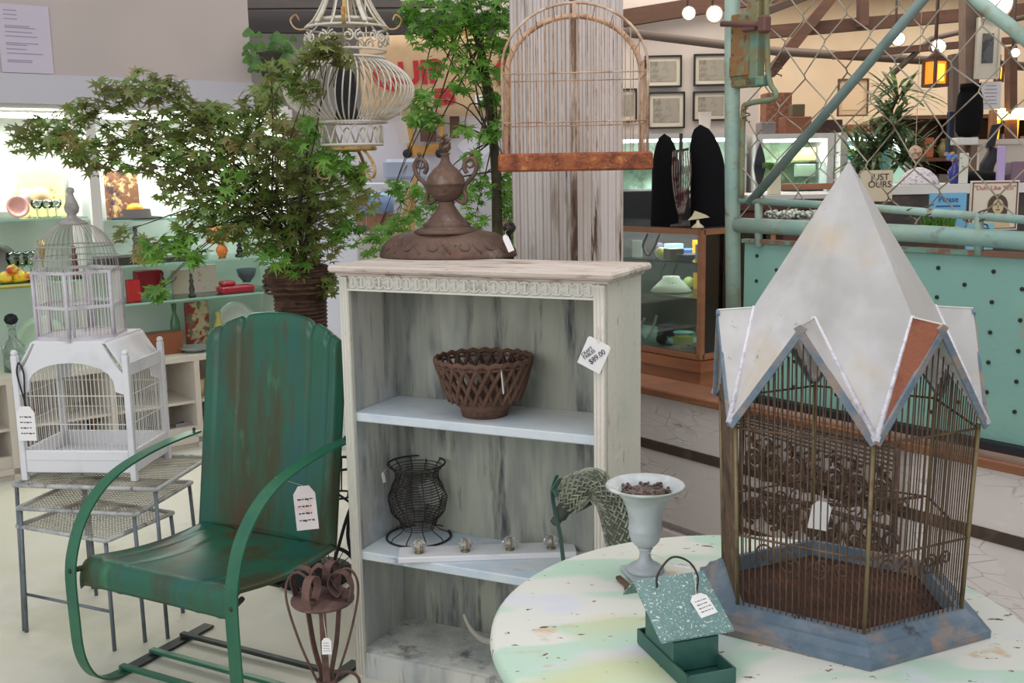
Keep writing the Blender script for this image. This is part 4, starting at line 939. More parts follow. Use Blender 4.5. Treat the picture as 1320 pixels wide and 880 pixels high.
# domed cage on top
LW = mat('grey_lilac_wood', (204, 198, 206), .65, 0, [((176, 168, 176), 9, .48, .68, 4)])
dc = thing('domed_birdcage', 'tall white birdcage with wire dome and turned finial standing on the house birdcage', 'birdcage', (-1.445, 3.485, .978), R(-24))
dr = .140
def ox(k, r=dr, z=0): return V((r*math.cos(PI/3*k+PI/6+R(30)), r*math.sin(PI/3*k+PI/6+R(30)), z))
for k in range(6):
    w = MB(); w.tube([ox(k, dr, 0), ox(k, dr, .222)], .0065, 6); w.tube([ox(k, dr, 0).lerp(ox(k+1), .12), ox(k, dr, 0).lerp(ox(k+1), .12)+V((0, 0, .222))], .004, 6); w.build('corner_post', LW, dc)
    for z in (.004, .105, .218):
        a, b = ox(k, dr, z), ox(k+1, dr, z); w = MB(); w.strap([a.lerp(b, -.04), a.lerp(b, 1.04)], (0, 0, 1), .010, .009); w.build('rail', LW, dc)
    w = MB()
    for i in range(1, 12): p = ox(k).lerp(ox(k+1), i/12); w.tube([p+V((0, 0, .005)), p+V((0, 0, .218))], .0013, 4)
    w.build('wire_panel', BARW, dc)
w = MB(); w.prism([(ox(k).x, ox(k).y) for k in range(6)], (0, 0, 0), (1, 0, 0), (0, 1, 0), (0, 0, .005)); w.build('floor_board', LW, dc)
w = MB()
for i in range(44):
    a = 2*PI*i/44
    w.tube([V(((dr-.008)*math.cos(t)**.8*math.cos(a)+.0*a, (dr-.008)*math.cos(t)**.8*math.sin(a), .22+.155*math.sin(t))) for t in [k*1.45/9 for k in range(10)]], .0013, 4)
for z, r in ((.262, .137), (.30, .118)): w.tube(arc((0, 0, z), r, 0, 2*PI*.97, 36, v=(0, 1, 0)), .0022, 5, closed=True)
w.build('dome', mat('dome_wire', (168, 160, 156), .5, .2), dc)
w = MB(); w.lathe([(.045, .368), (.048, .373), (.034, .382), (.02, .39), (.012, .40), (.021, .41), (.024, .425), (.017, .445), (.010, .462), (.008, .47), (.013, .476), (.012, .487), (.0001, .492)], 20); w.build('finial', mat('grey_finial', (160, 154, 152), .6, 0, [((130, 124, 120), 20, .5, .7, 3)]), dc)
w = MB(); w.tube([(-.05, -.0, .10), (.06, -.02, .11)], .006, 6); w.build('perch', LW, dc)

# ================================================================== crown plant stand
kp = PY(416, 775, 2.58)
ks = thing('crown_plant_stand', 'rusty iron plant stand with crown of curled straps beside the green chair', 'plant stand', (kp.x, 2.58, 0), R(10))
KM = mat('mauve_brown_iron', (112, 84, 78), .75, .2, [((84, 64, 60), 16, .45, .65, 4), ((140, 104, 90), 30, .6, .72, 4)], .3)
z9 = kp.z
w = MB(); w.lathe([(.0001, z9), (.078, z9), (.082, z9+.004), (.082, z9+.010), (.0001, z9+.010)], 32); w.build('plate', KM, ks)
for i in range(4):
    a = PI/4+i*PI/2+.3; u = V((math.cos(a), math.sin(a), 0)); sd = V((-u.y, u.x, 0))
    w = MB(); w.strap(smooth_path([u*.078+V((0, 0, z9+.008)), u*.086+V((0, 0, z9+.05)), u*.07+V((0, 0, z9+.085)), u*.035+V((0, 0, z9+.082)), u*.022+V((0, 0, z9+.05)), u*.045+V((0, 0, z9+.022)), u*.06+V((0, 0, z9+.035))], 6), sd, .022, .003); w.build('crown_strap', KM, ks)
w = MB(); w.strap(smooth_path([V((-.02, 0, z9+.01)), V((-.03, 0, z9+.07)), V((-.005, 0, z9+.10)), V((.02, 0, z9+.07)), V((.05, 0, z9+.014))], 6), (0, 1, 0), .026, .003); w.build('top_strap', KM, ks)
for i in range(3):
    a = 2*PI/3*i+.5; u = V((math.cos(a), math.sin(a), 0)); sd = V((-u.y, u.x, 0))
    w = MB(); w.strap(smooth_path([u*.05+V((0, 0, z9)), u*.035+V((0, 0, z9-.12)), u*.015+V((0, 0, z9-.22)), u*.05+V((0, 0, .12)), u*.13+V((0, 0, .02)), u*.16+V((0, 0, .008))], 6), sd, .018, .004); w.build('leg', KM, ks)
for sx in (-1, 1):
    w = MB(); w.tube(smooth_path([(sx*.02, 0, z9+.05), (sx*.06, 0, z9+.085), (sx*.088, 0, z9+.06), (sx*.09, 0, z9), (sx*.06, 0, z9-.12), (sx*.02, 0, z9-.23)], 7), .0035, 6); w.build('outer_rod', KM, ks)
w = MB(); w.tube(arc((0, 0, z9-.22), .022, 0, 2*PI*.95, 14, v=(0, 1, 0)), .005, 6, closed=True); w.build('waist_ring', KM, ks)
ce = Matrix.Rotation(R(-10), 4, 'Z')
price_tag(ks, ce @ Matrix.Translation((.022, -.088, z9-.06)) @ Matrix.Rotation(R(85), 4, 'X'), .024, .042, string=[ce @ V((.01, -.05, z9)), ce @ V((.014, -.07, z9-.02)), ce @ V((.022, -.088, z9-.06))])
# small rusty planter hoop in front at the bottom edge
pp = GZ(452, 880, .0)
w = MB(); c0 = PY(448, 880, 2.75); w.tube(arc(c0, .034, 0, PI, 14), .0045, 6); w.tube([c0+V((-.034, 0, 0)), V((c0.x-.034, c0.y, 0))], .0045, 6); w.tube([c0+V((.034, 0, 0)), V((c0.x+.034, c0.y, 0))], .0045, 6)
tag(w.build('iron_hoop', KM), 'thin brown iron hoop standing behind the crown plant stand at the lower edge', 'hoop')

# ================================================================== penny farthing planter
tk = thing('penny_farthing_planter', 'black miniature penny farthing with spoked wheels between green chair and bookcase', 'planter', (-.571, 3.56, 0), R(0)); tk.scale = (.95, .95, .95)
def wheel(cx_, r, nsp, nm, tr):
    w = MB(); w.tube(arc((cx_, 0, r+tr), r, 0, 2*PI*47/48, 47), tr, 8, closed=True); wh = w.build(nm, BLACKM, tk)
    w = MB()
    for i in range(nsp): a = 2*PI*i/nsp; w.tube([(cx_, 0, r+tr), (cx_+r*math.cos(a), 0, r+tr+r*math.sin(a))], .0016, 4)
    w.lathe([(.012, -.012), (.012, .012)], 12, (cx_, 0, r+tr), M=Matrix.Rotation(PI/2, 3, 'X')); w.build('spokes', BLACKM, wh)
wheel(-.09, .094, 18, 'rear_wheel', .008); wheel(.21, .235, 28, 'front_wheel', .007)
w = MB(); w.tube(smooth_path([(-.09, -.02, .10), (-.06, -.02, .2), (.0, -.02, .37), (.1, -.02, .50), (.21, -.02, .53)], 6), .007, 6); w.tube([(.21, -.02, .242), (.21, -.02, .60)], .007, 6)
w.tube(smooth_path([(.21, -.12, .6), (.20, -.02, .62), (.21, .12, .6)], 5), .006, 6); w.build('frame', BLACKM, tk)
w = MB(); w.tube(arc((-.05, 0, .52), .09, 0, 2*PI*.97, 30, v=(0, 1, 0)), .005, 6, closed=True)
for i in range(8): a = 2*PI*i/8; w.tube([(-.05+.09*math.cos(a), .09*math.sin(a), .52), (-.05+.05*math.cos(a), .05*math.sin(a), .40)], .003, 5)
w.tube(arc((-.05, 0, .40), .05, 0, 2*PI*.96, 24, v=(0, 1, 0)), .004, 6, closed=True); w.tube([(-.05, 0, .40), (.0, -.02, .37)], .005, 5); w.build('pot_basket', BLACKM, tk)

# ================================================================== hanging ornate white cage
LY = 3.4; lc = PY(450, 117, LY)
hg = thing('hanging_lantern_cage', 'ornate cream wire hanging cage with bulging ribs and scrolls near the maple', 'hanging cage', (lc.x, LY, lc.z))
CR = mat('cream_scroll_paint', (208, 202, 190), .6, .1, [((178, 164, 140), 16, .5, .68, 4), ((170, 122, 70), 14, .64, .74, 4)], .1)
YR = mat('rusty_yellow_scroll', (186, 156, 100), .65, .1, [((150, 96, 52), 26, .48, .62, 4), ((206, 190, 150), 14, .55, .7, 3)], .2)
k_ = LY/F
def bul(t): return V((0, 0, 0)), 0
w = MB()
for i in range(58):
    a = 2*PI*i/58; pts = []
    for j in range(13):
        t = -1+2*j/12; r = .2*math.cos(t*PI/2*.86)**.48+.004; r = max(r, .10); pts.append(V((r*math.cos(a+.05*t), r*math.sin(a+.05*t), .098*t)))
    w.tube(pts, .0026, 5)
for z, r in ((.098, .115), (-.098, .115)): w.tube(arc((0, 0, z), r, 0, 2*PI*.97, 40, v=(0, 1, 0)), .004, 6, closed=True)
w.build('ribbed_body', CR, hg)
w = MB()
for z, r in ((.12, .12), (.19, .128)): w.tube(arc((0, 0, z), r, 0, 2*PI*.97, 40, v=(0, 1, 0)), .004, 6, closed=True)
for i in range(10):
    a = 2*PI*i/10; o_ = V((.128*math.cos(a), .128*math.sin(a), .155)); tn = V((-math.sin(a), math.cos(a), 0))
    for sg in (-1, 1): w.tube(spiral(o_+tn*sg*.018, .018, .006, PI/2, sg*1.3, 14, u=tn), .003, 5)
w.build('scroll_band', CR, hg)
w = MB()
for i in range(14):
    a = 2*PI*i/14; w.tube(smooth_path([(.13*math.cos(a), .13*math.sin(a), .19), (.10*math.cos(a), .10*math.sin(a), .22), (.06*math.cos(a), .06*math.sin(a), .30), (.035*math.cos(a), .035*math.sin(a), .42), (.008*math.cos(a), .008*math.sin(a), .52)], 4), .0032, 5)
for i in range(5):
    a = 2*PI*i/5+.3; w.strap(smooth_path([(.125*math.cos(a), .125*math.sin(a), .20), (.085*math.cos(a), .085*math.sin(a), .26), (.045*math.cos(a), .045*math.sin(a), .36), (.016*math.cos(a), .016*math.sin(a), .50)], 4), (-math.sin(a), math.cos(a), 0), .014, .004)
w.lathe([(.10, .206), (.103, .212), (.09, .218)], 24); w.build('cone_ribs', CR, hg)
for i in range(4):
    a = 2*PI*i/4+.1; u = V((math.cos(a), math.sin(a), 0)); w = MB()
    w.strap(smooth_path([u*.03+V((0, 0, .36)), u*.075+V((0, 0, .25)), u*.12+V((0, 0, .195)), u*.155+V((0, 0, .19)), u*.172+V((0, 0, .215)), u*.155+V((0, 0, .232)), u*.145+V((0, 0, .215))], 6), V((-u.y, u.x, 0)), .012, .004); w.build('scroll_arm', YR, hg)
w = MB()
for i in range(12):
    a = 2*PI*i/12; b_ = 2*PI*(i+1)/12
    w.tube([V((.10*math.cos(a+(b_-a)*t/8), .10*math.sin(a+(b_-a)*t/8), -.165+.055*math.sin(PI*t/8))) for t in range(9)], .003, 5)
w.tube(arc((0, 0, -.168), .10, 0, 2*PI*.97, 36, v=(0, 1, 0)), .004, 6, closed=True); w.build('arched_skirt', CR, hg)
w = MB(); w.tube(arc((0, 0, -.18), .075, 0, 2*PI*.97, 30, v=(0, 1, 0)), .007, 6, closed=True); w.lathe([(.0001, -.178), (.075, -.178), (.075, -.184), (.0001, -.184)], 28); w.build('rusty_base', YR, hg)
for i in range(3):
    a = 2*PI*i/3-.75; u = V((math.cos(a), math.sin(a), 0)); w = MB()
    w.strap(smooth_path([u*.05+V((0, 0, -.18)), u*.085+V((0, 0, -.205)), u*.11+V((0, 0, -.24)), u*.105+V((0, 0, -.268)), u*.08+V((0, 0, -.272)), u*.072+V((0, 0, -.25)), u*.088+V((0, 0, -.245))], 6), V((-u.y, u.x, 0)), .011, .004); w.build('scroll_foot', YR, hg)
w = MB(); w.tube([(0, 0, .51), (0, 0, 3.28-lc.z)], .003, 5); w.build('hanging_chain', CR, hg)
w = MB(); w.lathe([(.035, -.09), (.04, -.085), (.032, -.05), (.036, .0), (.03, .06), (.02, .075), (.0001, .078)], 18, (lc.x-.01, LY, lc.z)); tag(w.build('black_candle_holder', BLACKM), 'black candle holder inside the ornate hanging cage', 'candle holder')
price_tag(hg, Matrix.Translation((.165, -.06, -.10)) @ Matrix.Rotation(R(88), 4, 'X') @ Matrix.Rotation(R(8), 4, 'Z'), .035, .07, mat('grey_tag', (170, 160, 156), .8), marks=False, string=[(.17, -.05, -.05), (.165, -.06, -.10)])

# ================================================================== arched hanging cage
AY = 3.16; ac = PY(741, 208, AY)
ag = thing('arched_birdcage', 'arched rusty wire and wicker birdcage hanging before the fluted post', 'birdcage', (ac.x, AY, ac.z), R(-3))
AWM = mat('tan_wire', (186, 158, 134), .6, .2, [((150, 108, 84), 20, .45, .65, 4), ((214, 196, 178), 12, .55, .7, 3)])
WK = mat('tan_wicker', (192, 156, 128), .8, 0, [((156, 116, 90), 26, .48, .62, 4)], .2)
RT2 = mat('orange_rust_tray', (152, 88, 54), .9, 0, [((112, 60, 42), 24, .42, .6, 5), ((188, 124, 78), 40, .56, .7, 4)], .6, 130)
aw = .205; zs = .28; ahh = .175; az0 = .02
def archp(y, s=1.0, n=22):
    return [V((-aw*s, y, az0))] + [V((aw*s*math.cos(PI-PI*i/n), y, zs-.02+(ahh+.0)*s*math.sin(PI-PI*i/n))) for i in range(n+1)] + [V((aw*s, y, az0))]
for nm, y, s, m_, r in (('front_arch', -.13, 1.0, AWM, .004), ('rear_arch', .13, 1.0, WK, .0085)):
    w = MB(); w.tube(archp(y, s), r, 7); w.build(nm, m_, ag)
w = MB()
for i in range(1, 17):
    x = -aw+2*aw*i/17; zt = zs-.02+ahh*math.sqrt(max(0, 1-(x/aw)**2))
    w.tube([V((x, -.13, az0)), V((x, -.13, zt))], .0016, 4)
for z in (.11, .245): w.tube([V((-aw, -.132, z)), V((aw, -.132, z))], .002, 5)
fp_ = w.build('front_bars', AWM, ag)
w = MB()
for i in range(1, 17):
    x = -aw+2*aw*i/17; zt = zs-.02+ahh*math.sqrt(max(0, 1-(x/aw)**2)); w.tube([V((x, .13, az0)), V((x, .13, zt))], .0013, 4)
for z in (.11, .245): w.tube([V((-aw, .13, z)), V((aw, .13, z))], .0018, 5)
w.build('rear_bars', AWM, ag)
w = MB()
for sx in (-1, 1):
    for z in (.11, .245): w.tube([V((sx*aw, -.13, z)), V((sx*aw, .13, z))], .002, 5)
    for y in (-.09, -.05, -.01, .03, .07, .1): w.tube([V((sx*aw, y, az0)), V((sx*aw, y, .26))], .0014, 4)
for i in range(1, 22, 2):
    a = PI*i/22; w.tube([V((aw*math.cos(a), -.13, zs-.02+ahh*math.sin(a))), V((aw*math.cos(a), .13, zs-.02+ahh*math.sin(a)))], .0014, 4)
w.build('roof_bars', AWM, ag)
w = MB(); w.box((0, -.0, -.002), (.44, .29, .052), bev=.006); w.build('rusty_tray', RT2, ag)
w = MB(); w.strap([(0, -.135, zs+ahh-.02), (0, -.135, zs+ahh-.06)], (1, 0, 0), .012, .004); w.tube([(0, -.13, zs+ahh-.02), (0, .13, zs+ahh-.02)], .005, 6); w.tube([(0, 0, zs+ahh-.02), (0, 0, 3.28-ac.z)], .0028, 5); w.build('hanging_rod', AWM, ag)

# ================================================================== Japanese maples
def leafset(mb, clusters, Yj, size, rnd, per=1.0, flat=.55, droop=0):
    for (px, py, rp, Y, n) in clusters:
        c = PY(px, py, Y); r = rp*Y/F
        for _ in range(int(n*per)):
            while True:
                q = V((rnd.uniform(-1, 1), rnd.uniform(-1, 1), rnd.uniform(-1, 1)))
                if q.length < 1: break
            p = c + V((q.x*r, q.y*r*1.3, q.z*r*.85))
            s = size*rnd.uniform(.65, 1.15)
            nz = V((rnd.gauss(0, flat), rnd.gauss(-.35, flat), 1)).normalized(); x, y = frame(nz); a0 = rnd.uniform(0, 2*PI)
            vs = [p]; 
            for k in range(14):
                a = a0 + (k/14)*2*PI; lobe = (k % 2 == 0)
                L_ = (1, .92, .72, .5, .5, .72, .92)[(k//2) % 7] if lobe else .3
                vs.append(p+(x*math.cos(a)+y*math.sin(a))*s*L_-nz*(s*.22*(L_**2)))
            mb.add(vs, [(0, 1+k, 1+(k+1) % 14) for k in range(14)])
def limbs(mb, start, clusters, r0, rnd, Y0):
    for (px, py, rp, Y, n) in clusters:
        e = PY(px, py, Y); s_ = start[rnd.randrange(len(start))] if isinstance(start, list) else start
        mid = s_.lerp(e, .5)+V((rnd.uniform(-.03, .03), rnd.uniform(-.03, .03), rnd.uniform(.0, .06)))
        pts = smooth_path([s_, mid, e], 5); mb.tube(pts, [r0*(1-.75*i/(len(pts)-1)) for i in range(len(pts))], 5)
        for _ in range(3):
            t = e+V((rnd.uniform(-1, 1), rnd.uniform(-1, 1), rnd.uniform(-.7, .7)))*rp*Y/F*.9
            mb.tube([e.lerp(s_, .15), t], [r0*.25, r0*.12], 4)
BARK = mat('maple_bark', (72, 66, 50), .9, 0, [((98, 88, 66), 20, .5, .7, 4)], .3)
OL = leaf_mat('maple_leaf_olive', [(112, 114, 60), (136, 140, 78), (124, 160, 76), (168, 154, 98)], 7)
GL = leaf_mat('maple_leaf_green', [(84, 130, 50), (118, 172, 68), (150, 194, 88)], 7)
rnd = random.Random(21); MY = 3.75
m1 = [(30, 180, 26, 3.6, 22), (60, 172, 30, 3.6, 30), (92, 190, 30, 3.6, 26), (105, 145, 24, 3.6, 24), (150, 122, 28, 3.6, 30), (185, 112, 26, 3.6, 26), (222, 112, 18, 3.6, 12), (125, 200, 30, 3.6, 22), (160, 165, 30, 3.65, 26), (200, 168, 36, 3.65, 34), (240, 152, 32, 3.65, 34), (270, 150, 28, 3.65, 30),
      (170, 205, 28, 3.65, 18), (215, 205, 34, 3.6, 30), (262, 195, 38, 3.6, 44), (300, 168, 36, 3.6, 44), (330, 140, 28, 3.6, 30), (318, 205, 42, 3.6, 56), (270, 240, 38, 3.6, 44), (320, 250, 44, 3.7, 60), (360, 175, 34, 3.4, 36), (368, 215, 44, 3.55, 60), (375, 262, 46, 3.7, 70), (420, 235, 38, 3.6, 44), (455, 240, 26, 3.5, 22), (430, 275, 36, 3.75, 40), (470, 262, 22, 3.6, 14),
      (225, 245, 26, 3.55, 16), (245, 280, 30, 3.5, 22), (285, 290, 32, 3.55, 26), (330, 300, 34, 3.65, 34), (378, 310, 38, 3.75, 44), (415, 318, 28, 3.75, 24), (345, 120, 22, 3.4, 16), (370, 95, 20, 3.15, 14), (400, 72, 18, 3.12, 14), (425, 58, 20, 3.1, 16), (440, 75, 16, 3.1, 8), (395, 118, 22, 3.15, 14), (350, 90, 14, 3.15, 6), (185, 318, 22, 3.5, 10), (155, 300, 14, 3.5, 5), (420, 368, 24, 3.72, 12), (390, 350, 26, 3.7, 14)]
g1 = [(200, 320, 20, 3.45, 10), (232, 312, 22, 3.45, 14), (255, 330, 16, 3.45, 8), (205, 372, 16, 3.45, 8), (195, 380, 12, 3.45, 4), (395, 190, 26, 3.35, 12), (430, 200, 24, 3.35, 12), (350, 330, 22, 3.6, 12), (380, 345, 18, 3.6, 8), (450, 300, 22, 3.7, 14), (395, 165, 20, 3.35, 7), (300, 240, 26, 3.4, 8), (460, 222, 20, 3.45, 10), (160, 215, 12, 3.4, 3)]
pot = PY(385, 342, 3.75)
jm = thing('japanese_maple', 'spreading Japanese maple with olive leaves in a dark basket pot behind the green chair', 'tree', (0, 0, 0))
w = MB(); leafset(w, m1, 0, .040, rnd, 2.3); w.build('foliage', OL, jm)
w = MB(); leafset(w, g1, 0, .042, rnd, 2.2); fo2 = w.build('young_leaves', GL, jm); fo2['label'] = 'brighter green young leaves'
w = MB(); t0 = pot+V((0, 0, -.05)); hub = [PY(372, 305, 3.74), PY(385, 285, 3.76), PY(350, 270, 3.72), PY(330, 235, 3.68), PY(400, 250, 3.75)]
for h_ in hub: pts = smooth_path([t0, t0.lerp(h_, .5)+V((.01, 0, .0)), h_], 5); w.tube(pts, [.014-.008*i/(len(pts)-1) for i in range(len(pts))], 7)
limbs(w, hub, m1[::1], .0042, rnd, MY); limbs(w, hub, g1, .0035, rnd, MY)
w.build('branches', BARK, jm)
PB = mat('dark_woven_basket', (76, 52, 42), .85, 0, [((108, 76, 58), (14, 14, 60), .45, .6, 4), ((44, 32, 30), (20, 20, 80), .55, .65, 3)], .5, 140)
pt = thing('basket_pot', 'dark brown woven basket pot holding the maple, on a hidden pedestal behind the green chair', 'pot', (pot.x, pot.y, 0))
z = pot.z
w = MB(); w.lathe([(.075, z-.26), (.085, z-.255), (.09, z-.2), (.092, z-.11), (.105, z-.085), (.122, z-.06), (.125, z-.035), (.112, z-.01), (.10, z), (.092, z-.004), (.098, z-.03), (.0001, z-.03)], 36)
w.build('basket', PB, pt)
w = MB()
for i in range(11): zz = z-.25+i*.014; w.tube(arc((0, 0, zz), .089+.0003*i, 0, 2*PI*.97, 32, v=(0, 1, 0)), .0045, 5, closed=True)
for i in range(5): t = i/4; w.tube(arc((0, 0, z-.09+.075*t), .105+.024*math.sin(PI*(.25+t*.6)), 0, 2*PI*.97, 32, v=(0, 1, 0)), .005, 5, closed=True)
w.build('woven_bands', PB, pt)
w = MB(); w.lathe([(.14, 0), (.14, .03), (.03, .05), (.03, z-.30), (.11, z-.28), (.11, z-.262), (.0001, z-.262)], 24); tag(w.build('pedestal', BLACKM, None), 'dark pedestal under the basket pot, between chair back and bookcase', 'pedestal').location += V((pot.x, pot.y, 0))
# second, taller tree
T2 = 4.05
m2 = [(545, 15, 26, 3.9, 26), (575, 12, 30, 3.9, 34), (615, 15, 30, 4.0, 40), (648, 18, 22, 4.05, 26), (548, 45, 24, 3.9, 22), (578, 45, 26, 3.95, 26), (628, 48, 30, 4.05, 40), (650, 60, 18, 4.1, 18), (588, 80, 18, 3.95, 10), (560, 88, 18, 3.9, 8), (622, 92, 24, 4.0, 20), (650, 95, 16, 4.1, 14), (548, 128, 22, 3.85, 20), (535, 150, 18, 3.85, 14), (558, 158, 16, 3.85, 10), (600, 108, 18, 3.9, 10), (640, 135, 22, 4.05, 20), (652, 155, 14, 4.1, 12), (598, 168, 14, 3.95, 8), (625, 178, 14, 4.0, 8), (640, 165, 14, 4.0, 8), (610, 205, 14, 3.95, 8), (548, 262, 24, 3.9, 20), (528, 250, 18, 3.9, 12), (508, 240, 14, 3.85, 8), (560, 285, 18, 3.95, 10), (525, 285, 22, 3.95, 14), (500, 300, 20, 3.95, 14), (480, 318, 18, 3.95, 12), (605, 255, 20, 4.0, 14), (620, 240, 18, 4.0, 12), (648, 245, 18, 4.1, 18), (655, 270, 18, 4.1, 20), (650, 220, 12, 4.1, 8), (612, 282, 16, 4.0, 10), (660, 300, 14, 4.1, 12), (520, 20, 14, 3.9, 7)]
tp = thing('green_maple_tree', 'slim bright green maple tree with dark trunk behind the cast iron ornament', 'tree', (0, 0, 0))
w = MB(); leafset(w, m2, 0, .040, rnd, 2.1); w.build('foliage', GL, tp)
w = MB(); tk_ = smooth_path([V((PY(642, 300, T2).x, T2, .42)), PY(641, 300, T2), PY(640, 240, T2), PY(636, 180, T2), PY(628, 120, T2), PY(619, 60, T2), PY(596, -5, T2), PY(585, -40, T2)], 6)
w.tube(tk_, [.022-.010*i/(len(tk_)-1) for i in range(len(tk_))], 8); limbs(w, [tk_[i] for i in (14, 18, 22, 26, 30, 34, 38)], m2, .004, rnd, T2); w.build('trunk', BARK, tp)
w = MB(); w.lathe([(.14, 0), (.16, .02), (.2, .4), (.215, .41), (.215, .44), (.19, .44), (.18, .40), (.0001, .40)], 28, (PY(642, 300, T2).x, T2, 0)); tag(w.build('terracotta_pot', mat('terracotta', (150, 92, 66), .8)), 'terracotta pot of the slim green maple behind the bookcase', 'pot')
# ================================================================== things in the shop behind
def bx(name, label, cat, px0, py0, px1, py1, Y, dep, m, group=None, bev=.004, rz=0):
    a = PY(px0, py1, Y); b = PY(px1, py0, Y); w = MB()
    w.box(((a.x+b.x)/2, Y+dep/2, (a.z+b.z)/2), (abs(b.x-a.x), dep, abs(b.z-a.z)), bev=bev)
    return tag(w.build(name, m), label, cat, group)
def bar(mb, p, q, Y, wpx, d=.08):
    a, b = PY(*p, Y), PY(*q, Y); dirv = (b-a).normalized(); mb.strap([a, b], dirv.cross(V((0, 1, 0))).normalized(), wpx*Y/F, d); return mb
DKW = mat('dark_walnut', (88, 58, 44), .6, 0, [((110, 74, 54), (2, 2, 14), .45, .7, 3)])
# ceiling timbers
w = MB(); bar(w, (790, 26), (1000, -8), 7.9, 20); struct('beam_roof', w, BEAM)
w = MB(); bar(w, (985, 42), (1330, 12), 7.6, 15); struct('beam_tie', w, BEAM)
w = MB(); bar(w, (992, 95), (1080, -14), 7.5, 13); struct('beam_strut', w, BEAM)
w = MB(); bar(w, (945, 32), (1060, -12), 7.7, 8); struct('beam_brace', w, mat('dark_beam', (62, 50, 46), .8))
w = MB(); bar(w, (1075, 72), (1330, 50), 7.2, 8); struct('beam_purlin', w, BEAM)
w = MB(); bar(w, (1112, -10), (1112, 34), 7.5, 11); struct('beam_hanger', w, BEAM)
w = MB(); w.tube([PY(790, 40, 7.4), PY(1000, 66, 7.4), PY(1330, 86, 7.4)], .03, 8); struct('pipe_ceiling', w, GREYPIPE)
w = MB(); w.tube([PY(1150, 96, 7.2), PY(1200, 50, 7.2), PY(1330, 20, 7.2)], .02, 6); struct('pipe_branch', w, GREYPIPE)
w = MB(); bar(w, (300, 28), (640, 32), 7.5, 26); struct('beam_dark', w, mat('charcoal_beam', (58, 54, 54), .8))
w = MB(); bar(w, (300, 8), (560, 6), 7.3, 7); w.tube([PY(572, -10, 7.3), PY(572, 30, 7.3)], .015, 6); struct('pipe_rear', w, mat('charcoal_pipe', (66, 60, 58), .7))
w = MB(); bar(w, (604, -20), (602, 60), 7.3, 14); struct('post_timber', w, mat('tan_timber', (170, 120, 84), .8))
w = MB(); bar(w, (1249, -20), (1249, 150), 5.9, 17, .09); w.box(V((PY(1249, 150, 5.9).x, 5.9, .8)), (.075, .09, 1.9)); struct('post_shop', w, mat('grey_brown_post', (126, 104, 90), .8, 0, [((100, 82, 72), 4, .45, .7, 3)]))
w = MB(); bar(w, (1230, 70), (1230, 205), 6.6, 10); struct('post_far', w, GREYPIPE)
w = MB(); bar(w, (1303, 60), (1303, 210), 6.9, 9); struct('post_right', w, BEAM)
# middle: low partition, banner, odds
w = MB(); a = PY(432, 150, 6.8); b = PY(700, 150, 6.8); w.box(((a.x+b.x)/2, 6.85, a.z/2), (b.x-a.x, .08, a.z)); struct('wall_middle', w, mat('pale_lilac_wall', (204, 202, 210), .85))
bn = thing('paper_banner', 'brown paper banner with red painted letters hanging behind the green maple', 'banner', V((PY(562, 98, 6.6).x, 6.6, PY(562, 98, 6.6).z)))
w = MB(); bw_, bh_ = (PY(664, 60, 6.6).x-PY(468, 60, 6.6).x), (PY(560, 47, 6.6).z-PY(560, 150, 6.6).z)
w.grid(lambda u, v: (-bw_/2+bw_*u, .012*math.sin(u*9), -bh_/2+bh_*v+.01*math.sin(u*5)), 30, 6, .002); w.build('kraft_paper', mat('kraft_paper', (204, 174, 138), .9, 0, [((190, 158, 120), 3, .45, .7, 3)]), bn)
REDP = mat('red_poster_paint', (176, 40, 48), .8)
text('QUIR', bn, REDP, (-.16, -.02, .01), .19, (PI/2, R(-4), 0), ext=.002, off=.007)
text('ES', bn, REDP, (.05, -.02, -.13), .13, (PI/2, R(-4), 0), ext=.002, off=.007)
text('G', bn, REDP, (.44, -.02, .0), .24, ext=.002, off=.008)
w = MB(); w.box((.26, -.016, -.15), (.045, .004, .065)); w.build('small_label', PAPER, bn)
for sx in (-1, 1): w = MB(); w.tube([(sx*bw_*.45, 0, bh_/2), (sx*bw_*.45, 0, 3.28-PY(562, 98, 6.6).z)], .003, 4); w.build('hanging_cord', STRINGM, bn)
w = MB(); for_ = None
cbm = mat('pale_cabinet', (196, 196, 204), .7)
bx('storage_cabinet', 'pale grey storage cabinet behind the green maple and cast iron ornament', 'cabinet', 420, 233, 668, 560, 6.2, .5, cbm)
bx('grey_tub', 'blue grey plastic tub on the pale storage cabinet', 'tub', 494, 204, 550, 232, 6.3, .25, mat('grey_tub_plastic', (150, 158, 176), .5), bev=.02)
fr = thing('wooden_press', 'yellow wooden press frame with dark wheels hanging on the pale wall', 'press', PY(560, 203, 6.74))
def fl_(px, py, Y=6.74): return PY(px, py, Y)-PY(560, 203, 6.74)
YW = mat('honey_wood', (196, 148, 70), .6, 0, [((160, 108, 52), 6, .45, .7, 3)])
w = MB(); w.strap([fl_(529, 203), fl_(529, 150)], (1, 0, 0), .033, .06); w.strap([fl_(569, 200), fl_(569, 150)], (1, 0, 0), .03, .06); w.strap([fl_(526, 195), fl_(574, 191)], (0, 0, 1), .06, .06); w.build('frame', YW, fr)
w = MB(); w.strap([fl_(542, 172), fl_(562, 172)], (0, 0, 1), .10, .05); w.strap([fl_(560, 150), fl_(590, 140)], (0, 0, 1), .03, .05); w.strap([fl_(586, 150), fl_(586, 178)], (1, 0, 0), .06, .04); w.build('dark_press_block', DKW, fr)
for px in (525, 567):
    w = MB(); w.lathe([(.028, -.01), (.028, .01)], 16, fl_(px, 198, 6.70), M=Matrix.Rotation(PI/2, 3, 'X')); w.build('wheel', BLACKM, fr)
